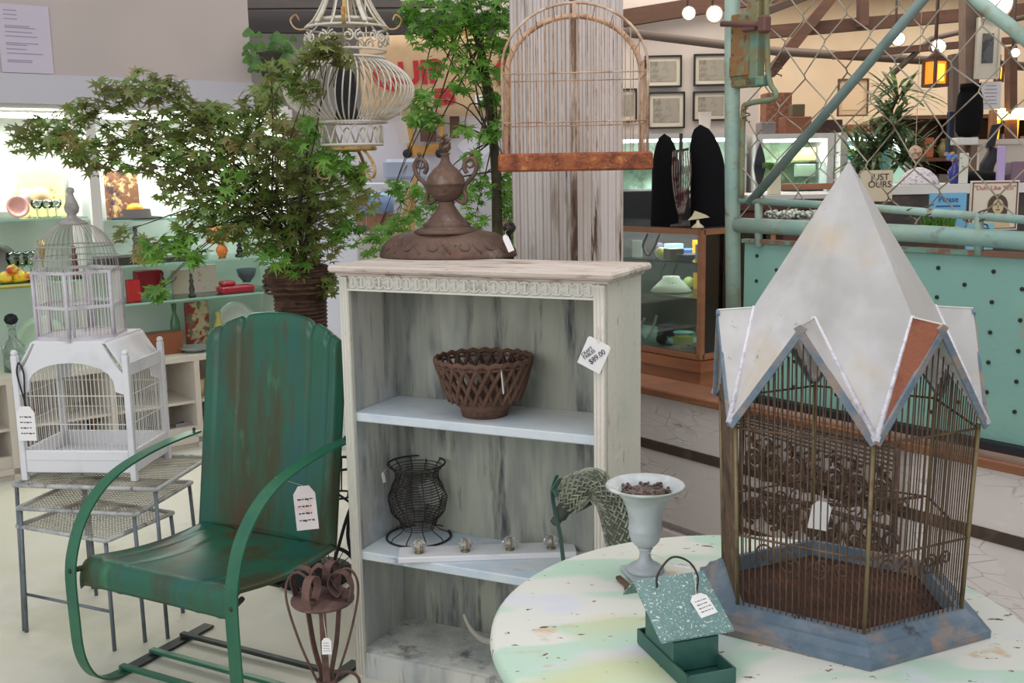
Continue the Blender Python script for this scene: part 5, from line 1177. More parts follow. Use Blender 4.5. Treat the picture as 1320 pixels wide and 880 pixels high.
w = MB(); c0 = PY(613, 188, 6.80); w.prism([(-.12, 0), (0, .13), (.12, 0), (0, -.13)], c0, (1, 0, 0), (0, 0, 1), (0, .006, 0)); tag(w.build('white_card', mat('card_lilac', (214, 214, 226), .8)), 'white card hung as a diamond beside the trunk of the green maple', 'card')
EN = mat('blue_enamel', (126, 152, 196), .3)
a = PY(464, 262, 5.9); b = PY(506, 268, 5.9); ww = MB(); dr_ = (b-a).normalized()
MM = Matrix.Rotation(R(90), 3, 'Y'); ww.lathe([(.0001, 0), (.062, 0), (.068, .01), (.062, .15), (.052, .185), (.0001, .19)], 24, a, M=MM); tag(ww.build('enamel_bucket', EN), 'pale blue enamel bucket lying on its side on the slatted crate', 'bucket')
ct = thing('slatted_crate', 'brown slatted wooden crate behind the maples holding the blue bucket', 'crate', PY(486, 300, 5.9))
w = MB(); aa = PY(458, 302, 5.9)-PY(486, 300, 5.9); n = 8
w.box((0, .1, .02), (.22, .2, .02))
for i in range(n): w.box((-.10+.0285*i, 0, .055), (.024, .012, .09)); w.box((-.10+.0285*i, .2, .055), (.024, .012, .09))
w.build('slats', mat('crate_wood', (146, 104, 80), .7), ct)
bx('white_board', 'white board leaning behind the basket pot of the olive maple', 'board', 424, 288, 459, 585, 5.6, .02, mat('bright_card', (222, 226, 238), .8))
bx('side_table', 'low pale table carrying the slatted crate behind the maples', 'table', 420, 303, 520, 565, 5.85, .3, mat('table_pale', (186, 184, 180), .7))
ez = MB(); ez.strap([PY(418, 590, 5.5), PY(538, 225, 5.5)], (1, 0, .3), .035, .02); ez.strap([PY(516, 590, 5.5), PY(530, 240, 5.5)], (1, 0, .3), .06, .015); tag(ez.build('wooden_easel', mat('pine', (200, 158, 118), .7)), 'light wooden easel strips leaning beside the slatted crate', 'easel')
hp = thing('hanging_pot_plant', 'heart-leaved green plant in a dark pot above the end of the showcase', 'plant', PY(352, 100, 5.9))
w = MB(); w.lathe([(.05, .0), (.06, .01), (.08, .12), (.085, .13), (.075, .13), (.0001, .11)], 20); w.build('pot', mat('dark_pot', (58, 54, 46), .7), hp)
w = MB(); rnd = random.Random(9)
for i in range(46):
    c0 = V((rnd.uniform(-.13, .13), rnd.uniform(-.1, .1), rnd.uniform(.03, .24))); nz = V((rnd.gauss(0, .4), -1, rnd.gauss(.4, .4))).normalized(); x, y = frame(nz); s = rnd.uniform(.025, .042)
    pts = [c0+x*s*math.sin(t)**3*1+y*s*(.8*math.cos(t)-.3*math.cos(2*t)-.12*math.cos(3*t)) for t in [2*PI*k/14 for k in range(14)]]
    w.add(pts, [tuple(range(14))])
w.build('heart_leaves', leaf_mat('heart_leaf', [(60, 96, 40), (96, 146, 62)], 12), hp)

# pictures on the partition
OLDP = mat('faded_photo', (150, 144, 134), .7, 0, [((110, 106, 100), (9, 9, 14), .42, .6, 5), ((186, 180, 168), 14, .55, .7, 4)])
MATB = mat('picture_mat', (206, 198, 184), .8)
def picture(px0, py0, px1, py1, Y, lab, grp, fm=BLACKM, mt=MATB, ph=OLDP, ins=.20):
    a = PY(px0, py1, Y); b = PY(px1, py0, Y); wd, hh_ = b.x-a.x, b.z-a.z
    t = thing('framed_picture', lab, 'picture', ((a.x+b.x)/2, Y, (a.z+b.z)/2), 0, grp); f_ = .012
    w = MB()
    for sx in (-1, 1): w.box((sx*(wd/2-f_/2), 0, 0), (f_, .03, hh_)); w.box((0, 0, sx*(hh_/2-f_/2)), (wd-2*f_, .03, f_))
    w.build('frame', fm, t)
    w = MB(); w.box((0, .006, 0), (wd-2*f_, .006, hh_-2*f_)); w.build('mat_board', mt, t)
    w = MB(); w.box((0, .001, 0), (wd*(1-ins)-2*f_, .004, hh_*(1-ins*1.3)-2*f_)); w.build('print', ph, t); return t
pg = 'framed landscape views on the pale partition'
picture(831, 71, 879, 113, 7.97, 'framed grey landscape view, upper left of the four on the pale partition', pg)
picture(894, 69, 941, 111, 7.97, 'framed grey landscape view, upper right of the four, beside the gate post', pg)
picture(835, 118, 883, 166, 7.97, 'framed grey townscape, lower left of the four, above the black display busts', pg)
picture(893, 117, 940, 156, 7.97, 'framed grey view, lower right of the four, above the white pail', pg)
picture(800, 114, 821, 157, 7.97, 'framed view mostly hidden behind the fluted post and arched cage', pg)
# spot lamps
SPW = mat('lit_bulb', (255, 236, 206), .5, emit=14)
def spot(px, py, Y, r, lab, m=SPW, en=0):
    p = PY(px, py, Y); t = thing('spot_lamp', lab, 'spot lamp', p, 0, 'ceiling spot lamps')
    M = Matrix.Rotation(R(110), 3, 'X') @ Matrix.Rotation(R(15 if px % 2 else -15), 3, 'Y')
    w = MB(); w.lathe([(r*.5, -r*2.2), (r*.6, -r*1.8), (r*1.05, 0), (r*1.0, .002), (r*.5, -r*1.7), (.0001, -r*1.7)], 16, (0, 0, 0), M=Matrix.Rotation(R(90), 3, 'X')); w.tube([(0, r*1.2, r*.6), (0, r*1.2, max(.1, min(.6, 3.26-p.z)))], .008, 6); w.build('housing', GREYPIPE, t)
    w = MB(); w.ball((0, -.0, 0), r*.85, 8); w.build('bulb', m, t); return t
spot(888, 17, 7.0, .045, 'lit spot lamp above the framed views, farther from the gate post')
spot(921, 18, 7.0, .055, 'brightest lit spot lamp, right beside the gate post')
spot(1158, 50, 6.8, .045, 'lit spot lamp above the palm, left of the orange lantern')
spot(1210, 60, 6.5, .045, 'lit spot lamp directly above the orange lantern')
spot(1309, 68, 6.5, .03, 'small pinkish lit spot lamp at the right edge', mat('pink_bulb', (255, 190, 190), .5, emit=8))
spot(1287, 4, 5.8, .08, 'bright skylight at the top right corner, built as a large spot lamp')  # skylight, given the shape of a spot lamp
# orange lantern
def lantern(px, py0, py1, wpx, Y, lab):
    a = PY(px, py1, Y); b = PY(px, py0, Y); h = b.z-a.z; r = wpx*Y/F/2
    t = thing('hanging_lantern', lab, 'lantern', a, R(22)); w = MB()
    for sx in (-1, 1):
        for sy in (-1, 1): w.box((sx*r, sy*r, h/2), (.012, .012, h))
    for z in (.006, h-.006): 
        for s_ in (-1, 1): w.box((0, s_*r, z), (2*r, .012, .014)); w.box((s_*r, 0, z), (.012, 2*r, .014))
    w.lathe([(r*1.3, h), (r*.5, h+.03), (.01, h+.05)], 4, M=Matrix.Rotation(PI/4, 3, 'Z')); w.tube([(0, 0, h+.04), (0, 0, 3.26-a.z)], .004, 5); w.build('frame', DKW, t)
    w = MB(); w.box((0, 0, h/2), (2*r-.01, 2*r-.01, h-.02)); w.build('amber_panes', mat('amber_glow', (240, 132, 30), .5, emit=1.2), t)
    w = MB(); w.box((0, 0, h/2), (r*.9, 2*r+.0, h*.6)); w.build('glowing_core', mat('amber_core', (255, 200, 60), .5, emit=2.2), t)
lantern(1205, 76, 112, 20, 5.2, 'glowing amber glass hanging lantern above the palm plant')
lantern(1287, 82, 106, 6, 6.4, 'small amber lantern glowing behind the framed poster at the right')
# jewellery case
JC = V((.73, 4.0, 0)); ja = math.atan2(.615, .788)      # local +x = away right, +y = away left
jc = thing('jewelry_case', 'wood framed glass jewelry case behind the bookcase and low wall', 'display case', JC, ja)
CHW = mat('cherry_frame', (142, 94, 66), .45, 0, [((160, 110, 76), (3, 3, 20), .45, .7, 3)])
jw, jd, jz0, jz1 = .42, 1.25, .76, 1.262
w = MB()
for (x, y) in ((0, 0), (jw, 0), (0, jd), (jw, jd)): w.box((x, y, (jz0+jz1)/2), (.022, .022, jz1-jz0))
for z in (jz1-.008, jz0+.01): 
    for y in (0, jd): w.box((jw/2, y, z), (jw, .022, .022))
    for x in (0, jw): w.box((x, jd/2, z), (.022, jd, .022))
w.build('wood_frame', CHW, jc)
w = MB(); w.box((jw/2, jd/2, jz0/2), (jw, jd, jz0)); w.box((jw/2, jd/2, .735), (jw+.05, jd+.05, .04)); w.build('wood_base', mat('cherry_panel', (160, 100, 64), .4, 0, [((136, 82, 54), (3, 3, 12), .45, .7, 3)]), jc)
w = MB(); w.box((0, jd/2, (jz0+jz1)/2), (.004, jd-.02, jz1-jz0-.02)); w.box((jw/2, 0, (jz0+jz1)/2), (jw-.02, .004, jz1-jz0-.02)); w.build('front_glass', PANE, jc)
w = MB(); w.box((jw/2, jd/2, jz1+.003), (jw+.01, jd+.01, .006)); w.build('top_glass', mat('dark_top_glass', (52, 56, 60), .08, 0, spec=.8), jc)
w = MB(); w.box((jw-.01, jd/2, (jz0+jz1)/2), (.01, jd, jz1-jz0)); w.box((jw/2, jd-.01, (jz0+jz1)/2), (jw, .01, jz1-jz0)); w.build('dark_lining', mat('case_lining', (60, 56, 56), .9), jc)
for z in (1.13, .99):
    w = MB(); w.box((jw/2, jd/2, z), (jw-.04, jd-.04, .006)); w.build('glass_shelf', SHP, jc)
w = MB(); w.box((jw/2, jd/2, .775), (jw-.03, jd-.03, .012)); w.build('velvet_floor', mat('teal_grey_velvet', (104, 116, 112), .9), jc)
JM = Matrix.Translation(JC) @ Matrix.Rotation(ja, 4, 'Z')
def J(x, y, z): return JM @ V((x, y, z))
bust_m = mat('cream_velvet', (232, 232, 214), .7)
w = MB(); c0 = J(.12, .27, .996); w.lathe([(.082, 0), (.084, .004), (.06, .03), (.038, .05), (.034, .062), (.0001, .064)], 26, c0, sx=1, sy=.75); tag(w.build('necklace_bust', bust_m), 'cream necklace bust on the middle shelf of the jewelry case', 'bust')
w = MB(); w.tube([c0+V((.047*math.cos(2*PI*i/20), .036*math.sin(2*PI*i/20), .036)) for i in range(20)], .004, 5, closed=True); tag(w.build('beaded_necklace', mat('green_beads', (90, 100, 70), .4)), 'dark beaded necklace around the cream bust', 'necklace')
rnd = random.Random(31); jcol = [(60, 110, 190), (240, 180, 50), (235, 235, 225), (190, 196, 190), (40, 36, 36), (200, 205, 120), (110, 96, 80), (70, 60, 90), (150, 190, 190)]
def jit(kind, x, y, z, s, col, lab, cat):
    p = J(x, y, z); w = MB()
    if kind == 'ball': w.ball(p+V((0, 0, s)), s, 8)
    elif kind == 'dish': w.lathe(prof_bowl(s*.6, s), 16, p)
    elif kind == 'cardx': w.box(p+V((0, 0, s)), (s*1.2, .006, s*2), rz=-.3)
    elif kind == 'ringbox': w.box(p+V((0, 0, s*.5)), (s*1.4, s*1.2, s), rz=.4, bev=.002)
    elif kind == 'strand':
        w.tube(smooth_path([p+V((0, 0, .10)), p+V((-.02, 0, .05)), p+V((0, -.01, .01)), p+V((.03, 0, .05)), p+V((.05, 0, .11))], 5), s, 6)
    tag(w.build({'ball': 'bead_ornament', 'dish': 'trinket_dish', 'cardx': 'price_card', 'ringbox': 'ring_box', 'strand': 'bead_strand'}[kind], mat('jewel%d' % jcol.index(col), col, .35)), lab, cat, 'trinkets in the jewelry case')
sh = {1.134: 'top', .994: 'middle', .782: 'bottom'}
CN = {0: 'blue', 1: 'amber', 2: 'white', 3: 'grey', 4: 'black', 5: 'yellow green', 6: 'brown', 7: 'purple', 8: 'pale aqua'}
KN = {'ball': 'bead ornament', 'dish': 'trinket dish', 'cardx': 'price card', 'ringbox': 'ring box', 'strand': 'bead strand'}
for z, nm in sh.items():
    for i in range(12 if z > 1.1 else 9):
        kind = ['strand', 'cardx', 'dish', 'ringbox', 'ball'][(i*3+int(z*10)) % 5]; ci_ = (i*4+int(z*31)) % 9
        x = .05+.09*(i*2 % 4)+rnd.uniform(0, .02); y = .05+i*.036 if z > 1.1 else .05+i*.052
        if z == .994 and .14 < y < .40: x = max(x, .27)
        jit(kind, x, y, z, {'ball': .024, 'dish': .045, 'cardx': .034, 'ringbox': .046, 'strand': .006}[kind], jcol[ci_],
            'small %s %s on the %s shelf of the jewelry case' % (CN[ci_], KN[kind], nm), KN[kind])
w = MB(); w.lathe([(.0001, .004), (.06, .006), (.095, .02), (.098, .02), (.062, 0), (.0001, 0)], 28, J(.12, .17, .783)); tag(w.build('blue_white_dish', mat('blue_white', (200, 220, 224), .2, 0, [((80, 130, 190), 26, .55, .65, 2)])), 'blue and white dish on the floor of the jewelry case by the corner', 'dish')
w = MB(); w.lathe(prof_figure(.15, .06), 20, J(.2, .1, .783)); tag(w.build('glass_decanter', GLASS), 'clear glass decanter on the floor of the jewelry case', 'decanter')
# black velvet display forms on top
VEL = mat('black_velvet', (20, 19, 22), .95, spec=.15)
def form(px, pyb, pyt, wpx, Y, lean, lab):
    a = PY(px, pyb, Y); zt = PY(px, pyt, Y).z; h = zt-a.z; r = wpx*Y/F/2
    a.z = 1.269; h = zt-1.269
    def fn(u, v):
        ang = 2*PI*u; t = v; rr_ = r*(1-.12*t)*(math.sqrt(max(0, 1-((t-.55)/.45)**2)) if t > .55 else 1)*(1+.05*math.sin(3*ang+2*t)); 
        return (a.x+rr_*math.cos(ang)+lean*h*t*t, a.y+rr_*.6*math.sin(ang), a.z+h*t)
    w = MB(); w.grid(fn, 28, 22); return tag(w.build('velvet_display_form', VEL), lab, 'display form')
form(858, 285, 172, 38, 4.25, -.02, 'shorter black velvet display form on the jewelry case, nearer the fluted post')
form(914, 285, 160, 48, 4.22, -.10, 'taller black velvet display form on the jewelry case, beside the gate post')
ns = thing('necklace_stand', 'dark necklace stand with silver and red strands between the black velvet forms', 'necklace stand', (PY(877, 280, 4.13).x, 4.13, 1.268))
w = MB(); w.lathe([(.04, 0), (.04, .008), (.008, .014)], 20); w.box((0, 0, .18), (.012, .012, .36)); w.tube([(-.03, 0, .29), (.03, 0, .30)], .006, 6); w.build('post', mat('stand_brown', (58, 42, 38), .6), ns)
w = MB()
for i in range(9): x = -.032+.008*i; w.tube(smooth_path([(x, -.012, .29+.003*(i % 2)), (x*1.1, -.018, .2), (x*.7, -.02, .10+.01*(i % 3)), (x*.3, -.02, .05)], 4), .003, 5)
w.build('silver_strands', mat('old_silver', (130, 116, 110), .4, .6, [((80, 40, 44), 30, .5, .6, 2)]), ns)
w = MB(); p = PY(902, 240, 4.0); w.lathe([(.022, 0), (.024, .004), (.006, .02), (.005, .03)], 16, (p.x, 4.03, 1.268)); w.prism([(-.035, .03), (.045, .04), (.03, .05), (-.01, .065), (-.02, .045)], (p.x, 4.03, 1.268), (1, 0, 0), (0, 0, 1), (0, .02, 0)); tag(w.build('shell_ornament', mat('cream_shell', (214, 202, 168), .4)), 'small cream shell ornament before the taller velvet form', 'ornament')
# lit white cabinet behind the forms
lb_ = thing('lit_display_cabinet', 'white lit display cabinet behind the black velvet forms', 'display case', (PY(868, 280, 6.4).x, 6.4, 0))
def cab(t, wd, zt, zb_, dp, inner_, nshelf, emitm):
    w = MB()
    for sx in (-1, 1): w.box((sx*(wd/2-.02), dp/2, (zb_+zt)/2), (.04, dp, zt-zb_))
    w.box((0, dp/2, zt-.015), (wd-.08, dp, .03)); w.box((0, dp/2, zb_/2), (wd, dp, zb_)); w.build('cabinet_frame', CASEW, t)
    w = MB(); w.box((0, dp-.01, (zb_+zt)/2), (wd-.08, .02, zt-zb_-.03)); w.build('back_panel', inner_, t)
    for i in range(nshelf): w = MB(); z = zb_+(zt-zb_)*(i+1)/(nshelf+1); w.box((0, dp/2, z), (wd-.08, dp-.06, .008)); w.build('glass_shelf', SHP, t)
    w = MB(); w.tube([(-wd/2+.06, .06, zt-.04), (wd/2-.06, .06, zt-.04)], .010, 6); w.build('light_tube', emitm, t)
TUB2 = mat('cool_tube', (236, 250, 255), .5, emit=8)
cab(lb_, .88, PY(868, 172, 6.4).z, 1.12, .35, mat('cabinet_pale_green', (206, 220, 206), .8, 0, [((150, 160, 140), 9, .5, .65, 4)]), 2, TUB2)
w = MB(); p = PY(927, 165, 6.1); w.lathe([(.035, 0), (.05, .13), (.052, .13), (.0001, .12)], 4, (p.x, 6.55, PY(868, 172, 6.4).z), M=Matrix.Rotation(PI/4, 3, 'Z')); tag(w.build('white_pail', mat('pail_white', (226, 220, 220), .5)), 'small square white pail on the lit cabinet beside the gate post', 'pail')
bx('dark_counter', 'dark counter below the lit cabinet behind the jewelry case', 'counter', 792, 244, 945, 577, 5.6, .5, mat('counter_dark', (42, 44, 46), .6))
# far lit cabinets seen through the gate
c1 = thing('lit_display_cabinet', 'white lit cabinet with gilt box inside, seen through the gate left of the palm', 'display case', (PY(1022, 300, 6.3).x, 6.3, 0))
cab(c1, PY(1072, 300, 6.3).x-PY(972, 300, 6.3).x, PY(1022, 172, 6.3).z, PY(1022, 247, 6.3).z, .4, mat('cabinet_mint', (190, 216, 186), .8, 0, [((140, 160, 120), 8, .5, .65, 4)]), 1, TUB2)
c2 = thing('lit_display_cabinet', 'white lit cabinet with aqua interior behind the palm plant', 'display case', (PY(1126, 300, 6.2).x, 6.2, 0))
cab(c2, PY(1172, 300, 6.2).x-PY(1080, 300, 6.2).x, PY(1121, 170, 6.2).z, PY(1121, 240, 6.2).z, .4, mat('cabinet_aqua', (160, 210, 220), .8), 2, TUB2)
l = bpy.data.lights.new('jewelry_fill_light', 'AREA'); l.shape = 'RECTANGLE'; l.size = .3; l.size_y = 1.0; l.energy = 7; o = bpy.data.objects.new('jewelry_fill_light', l); C.objects.link(o); o.location = J(jw/2, jd/2, 1.25); o.rotation_euler = (0, 0, ja)  # fill light added inside the case to lift its dark contents
for t_, e_ in ((c1, 3.5), (c2, 3.5), (lb_, 4)):
    l = bpy.data.lights.new('cabinet_light', 'AREA'); l.shape = 'RECTANGLE'; l.size = .4; l.size_y = .05; l.energy = e_; l.color = (.93, 1, 1)
    o = bpy.data.objects.new('cabinet_light', l); C.objects.link(o); o.location = (t_.location.x, t_.location.y+.12, PY(1022, 172, 6.3).z-.07)
GI = mat('gilt', (186, 164, 90), .45, .3, [((130, 110, 60), 30, .5, .65, 3)])
bx('gilt_box', 'gilt patterned box inside the far lit cabinet', 'box', 1022, 190, 1052, 207, 6.45, .05, GI)
bx('striped_card', 'grey green striped card below the gilt box in the far cabinet', 'card', 1025, 211, 1052, 228, 6.45, .03, mat('striped', (150, 160, 140), .8))
w = MB(); p = PY(1035, 238, 6.4); w.lathe([(.14, 0), (.15, .03), (.12, .045), (.0001, .05)], 24, (p.x, 6.47, PY(1022, 247, 6.3).z)); tag(w.build('dark_tureen', mat('dark_tureen', (70, 78, 70), .4)), 'low dark oval tureen on the floor of the far lit cabinet', 'tureen')
w = MB(); p = PY(1077, 195, 6.35); w.ball((p.x+.09, 6.35, p.z), .03, 8); tag(w.build('green_ornament', mat('green_orn', (130, 170, 100), .4)), 'round green ornament in the aqua lit cabinet', 'ornament')
# mirror, plants on the counter behind the gate
w = MB(); p = PY(979, 242, 5.2); q = PY(979, 184, 5.2); h = q.z-p.z; w.prism([(.027*math.sin(PI*t/12)*(1 if True else 0), h*t/12) for t in range(13)]+[(-.027*math.sin(PI*t/12), h*t/12) for t in range(11, 0, -1)], (p.x, 5.2, p.z), (1, 0, 0), (0, 0, 1), (0, .02, 0)); tag(w.build('black_oval_tray', mat('black_lacquer', (34, 34, 44), .3)), 'narrow black lacquer oval tray standing behind the gate by the post', 'tray')
LC = mat('long_counter', (96, 56, 44), .6, 0, [((70, 44, 38), 4, .45, .7, 3)])
co = thing('long_counter', 'long brown and white sales counter behind the gate', 'counter', (PY(1040, 300, 5.0).x, 5.0, 0))
zc = PY(1030, 250, 5.1).z
w = MB(); w.box((.05, .25, zc-.045), (1.05, .5, .05)); w.box((.05, .25, (zc-.07)/2), (1.03, .46, zc-.07)); w.build('counter_body', LC, co)
w = MB(); w.box((.05, .25, zc-.01), (1.05, .5, .02)); w.build('white_top', CASEW, co)
w = MB(); w.box((.12, .35, zc+.03), (.5, .03, .03)); w.build('wood_rail', CHW, co)
w = MB(); p = V((PY(1003, 250, 5.0).x, 5.08, zc)); w.box(p+V((0, 0, .05)), (.055, .05, .10), bev=.003); tag(w.build('cream_planter', mat('cream_planter', (214, 208, 180), .7)), 'square cream planter on the long counter behind the diagonal brace', 'planter')
w = MB(); rnd = random.Random(6)
for i in range(60): a_ = rnd.uniform(0, 2*PI); w.tube([p+V((0, 0, .10)), p+V((.035*math.cos(a_), .03*math.sin(a_), .13+.02*rnd.random())), p+V((.06*math.cos(a_), .04*math.sin(a_), .125+.03*rnd.random()))], [.002, .003, .001], 4)
GRS = leaf_mat('grass_green', [(86, 140, 50), (130, 180, 74)], 30)
tag(w.build('tufted_plant', GRS), 'bright green tufted plant in the square cream planter', 'plant')
# trinkets under glass along the counter front
rnd = random.Random(14)
bx('trinket_tray', 'shallow dark tray of glittering trinkets behind the main gate rail', 'tray', 996, 284, 1075, 296, 4.4, .3, mat('trinket_tray', (80, 66, 60), .7))
zt_ = PY(1030, 284, 4.4).z
w = MB()
for i in range(130): w.ball((PY(rnd.uniform(999, 1070), 284, 4.45).x, 4.42+rnd.uniform(0, .26), zt_+.008+rnd.uniform(0, .02)), rnd.uniform(.006, .013), 4)
tag(w.build('trinkets', mat('glitter', (200, 210, 200), .25, .4, [((110, 120, 110), 60, .5, .6, 2)])), 'heap of small silver green trinkets in the tray behind the gate', 'trinkets', kind='stuff')
bx('tray_stand', 'dark stand under the trinket tray behind the teal panel', 'stand', 1000, 296, 1070, 660, 4.42, .26, DKW)
# boxes and baskets on the far cabinets
ztop = PY(1022, 172, 6.3).z
WKB = mat('brown_wicker', (122, 78, 60), .8, 0, [((152, 104, 78), (40, 40, 40), .5, .6, 3)], .3)
def onb(name, lab, cat, px0, px1, pyt, Y, m, dep=.16, base=None):
    base = ztop if base is None else base; a = PY(px0, 170, Y); b = PY(px1, 170, Y); zt = PY((px0+px1)/2, pyt, Y).z; w = MB(); w.box(((a.x+b.x)/2, Y+dep/2, (base+zt)/2), (b.x-a.x, dep, zt-base), bev=.004); return tag(w.build(name, m), lab, cat)
onb('grey_box', 'grey box on the far lit cabinet by the inner rod', 'box', 982, 1000, 157, 6.35, mat('box_grey', (124, 118, 120), .8))
b0 = onb('cardboard_box', 'tan box on the far cabinet below the small lidded basket', 'box', 1012, 1046, 150, 6.35, mat('tan_box', (136, 88, 66), .8))
onb('wicker_basket', 'brown wicker basket with white lattice, on the far cabinet behind the gate', 'basket', 987, 1020, 119, 6.6, WKB)
onb('lidded_basket', 'small grey green lidded basket standing on the tan box', 'basket', 1021, 1037, 134, 6.38, mat('grey_wicker', (104, 92, 72), .8), .1, PY(1029, 150, 6.38).z)
onb('open_dark_box', 'dark open box on the far cabinet behind the diagonal brace', 'box', 1058, 1086, 154, 6.35, mat('dark_box', (64, 40, 38), .8))
onb('brown_book_pile', 'low pile of brown books on the aqua lit cabinet', 'books', 1092, 1120, 160, 6.35, WKB)
# framed opening on the cream wall
picture(1079, 101, 1120, 150, 9.9, 'large empty tan framed panel on the cream back wall', None, BEAM, mat('tan_panel', (206, 178, 146), .9), mat('tan_panel2', (214, 186, 154), .9))
# dracaena
dp_ = PY(1150, 246, 5.0)
dr2 = thing('dracaena_plant', 'tall dracaena with narrow striped leaves behind the spire of the gothic birdcage', 'plant', (dp_.x, 5.8, 0))
w = MB(); w.lathe([(.11, .75), (.14, .98), (.145, 1.0), (.13, 1.0), (.0001, .97)], 24); w.build('pot', DKW, dr2)
w = MB(); rnd = random.Random(17)
ctr = []
for (px, py, n) in ((1158, 122, 50), (1150, 160, 70), (1132, 192, 76), (1165, 200, 56), (1108, 208, 40)):
    c0 = PY(px, py, 5.8)-V((dp_.x, 5.8, 0)); ctr.append(c0)
    for i in range(n):
        a = rnd.uniform(0, 2*PI); el = rnd.uniform(-.1, 1.1); L_ = rnd.uniform(.16, .30)
        d = V((math.cos(a)*math.cos(el), math.sin(a)*math.cos(el), math.sin(el))); sd = d.cross(V((0, 0, 1))).normalized()
        q = [c0+V((0, 0, rnd.uniform(-.06, .04)))]; vs = []
        p0 = q[0]
        for k in range(6): t = k/5; c_ = p0+d*L_*t+V((0, 0, -.10*t*t*(1-.4*el))); wd = .0125*math.sin(PI*(.12+.88*(1-t)))+.0006; vs += [c_-sd*wd, c_+sd*wd]
        w.add(vs, [(2*k, 2*k+1, 2*k+3, 2*k+2) for k in range(5)])
w.build('leaves', leaf_mat('dracaena_leaf', [(48, 74, 46), (84, 112, 70), (150, 160, 120)], 26), dr2)
w = MB()
for c0 in ctr: w.tube(smooth_path([V((0, 0, .97)), V((c0.x*.4, c0.y*.4, (c0.z+.97)/2)), c0], 4), .010, 6)
w.tube([(0, 0, 0), (0, 0, .75)], .08, 12); w.build('stems', BARK, dr2)
w = MB(); p = PY(1180, 196, 5.1); w.lathe([(.0001, -.01), (.03, -.01), (.032, 0), (.03, .01), (.0001, .012)], 20, p, M=Matrix.Rotation(PI/2, 3, 'X')); w.tube([p+V((0, 0, .03)), (p.x, p.y, 3.27)], .0015, 4); tag(w.build('round_wicker_box', mat('round_wicker', (206, 178, 154), .8, 0, [((150, 110, 90), 30, .5, .6, 3)])), 'small round woven disc hanging below the dracaena leaves', 'disc')
# right counter with things
zc2 = PY(1200, 238, 4.6).z
rc = thing('white_counter', 'white topped counter with dark front behind the gate rail', 'counter', (PY(1230, 300, 4.6).x, 4.6, 0))
w = MB(); w.box((.06, .2, zc2-.02), (.72, .4, .04)); w.build('white_top', CASEW, rc)
w = MB(); w.box((.06, .2, (zc2-.04)/2), (.70, .38, zc2-.04)); w.build('dark_front', mat('counter_front_dark', (58, 52, 52), .7, 0, [((96, 84, 74), 5, .5, .7, 3)]), rc)
w = MB(); p = PY(1186, 236, 4.7); w.lathe([(.085, 0), (.09, .006), (.075, .035), (.045, .062), (.015, .075), (.0001, .076)], 24, (p.x, 4.72, zc2)); tag(w.build('white_sun_hat', mat('white_straw', (226, 218, 220), .8, 0, [((170, 160, 176), 60, .5, .62, 3)], .4, 150)), 'white domed straw hat on the white counter behind the gate', 'hat')
w = MB(); p = PY(1232, 236, 4.7); w.lathe(prof_vase(.105, .03), 20, (p.x, 4.72, zc2)); tag(w.build('blue_vase', mat('cobalt', (56, 60, 140), .2)), 'cobalt blue vase on the white counter', 'vase')
w = MB(); rnd = random.Random(3)
for i in range(9): w.ball((p.x-.02+rnd.uniform(-.025, .02), 4.71, zc2+.115+rnd.uniform(-.01, .02)), .010, 5)
tag(w.build('flower_bunch', mat('bunch', (90, 140, 200), .7, 0, [((226, 140, 60), 40, .5, .55, 2)])), 'small orange and blue flower bunch in the cobalt vase', 'flowers')
onb('white_sign_card', 'narrow white card with green marks beside the cobalt vase', 'card', 1239, 1251, 197, 4.66, mat('card_marks', (210, 208, 196), .8, 0, [((80, 110, 80), 50, .62, .66, 2)]), .006, zc2)
w = MB(); p = PY(1266, 236, 4.75); w.lathe([(.10, 0), (.095, .03), (.06, .05), (.0001, .058)], 18, (p.x, 4.78, zc2)); tag(w.build('black_bag', VEL), 'slumped black bag on the white counter', 'bag')
onb('purple_figure', 'small lilac ornament on the counter by the clear box', 'ornament', 1289, 1299, 188, 4.66, mat('lilac', (180, 160, 206), .6), .02, zc2)
w = MB(); a = PY(1304, 236, 4.7); b = PY(1330, 236, 4.7); zt = PY(1310, 208, 4.7).z; w.box(((a.x+b.x)/2, 4.75, (zc2+zt)/2), (b.x-a.x, .08, zt-zc2), bev=.004); tag(w.build('smoky_box', mat('smoky_acrylic', (120, 92, 110), .2)), 'smoky purple box at the right end of the white counter', 'box')
# signs
def sign(name, lab, px0, py0, px1, py1, Y, m, rz=0, dep=.01):
    a = PY(px0, py1, Y); b = PY(px1, py0, Y); t = thing(name, lab, 'sign', ((a.x+b.x)/2, Y, a.z), rz); wd = b.x-a.x; h = b.z-a.z
    w = MB(); w.box((0, 0, h/2), (wd, dep, h), bev=.001); w.build('board', m, t); return t, wd, h
SG = mat('beige_sign', (210, 194, 168), .8)
t, wd, h = sign('beige_sign', 'beige lettered sign half hidden by the zinc spire', 1108, 219, 1151, 260, 4.2, SG)
text('JUST\nOURS', t, mat('sign_ink', (60, 50, 46), .8), (.012, -.007, h*.66), .036)
w = MB(); w.box((0, .02, -t.location.z/2+.01), (.02, .02, t.location.z+.02)); w.build('stand', DKW, t)
BS = mat('sky_blue_sign', (110, 170, 206), .7)
t, wd, h = sign('blue_sign', 'sky blue notice with dark lettering behind the potted grass', 1196, 248, 1246, 302, 3.9, BS)
text('Please', t, mat('sign_blue_ink', (50, 80, 130), .8), (0, -.007, h*.84), .03)
w = MB()
for i in range(3): w.box((0, -.006, h*(.68-.13*i)), (wd*(.66-.1*i), .001, .005))
w.build('printed_lines', mat('sign_blue_ink', (50, 80, 130), .8), t)
w = MB(); w.box((0, .02, -t.location.z/2+.01), (.02, .02, t.location.z+.02)); w.build('stand', DKW, t)
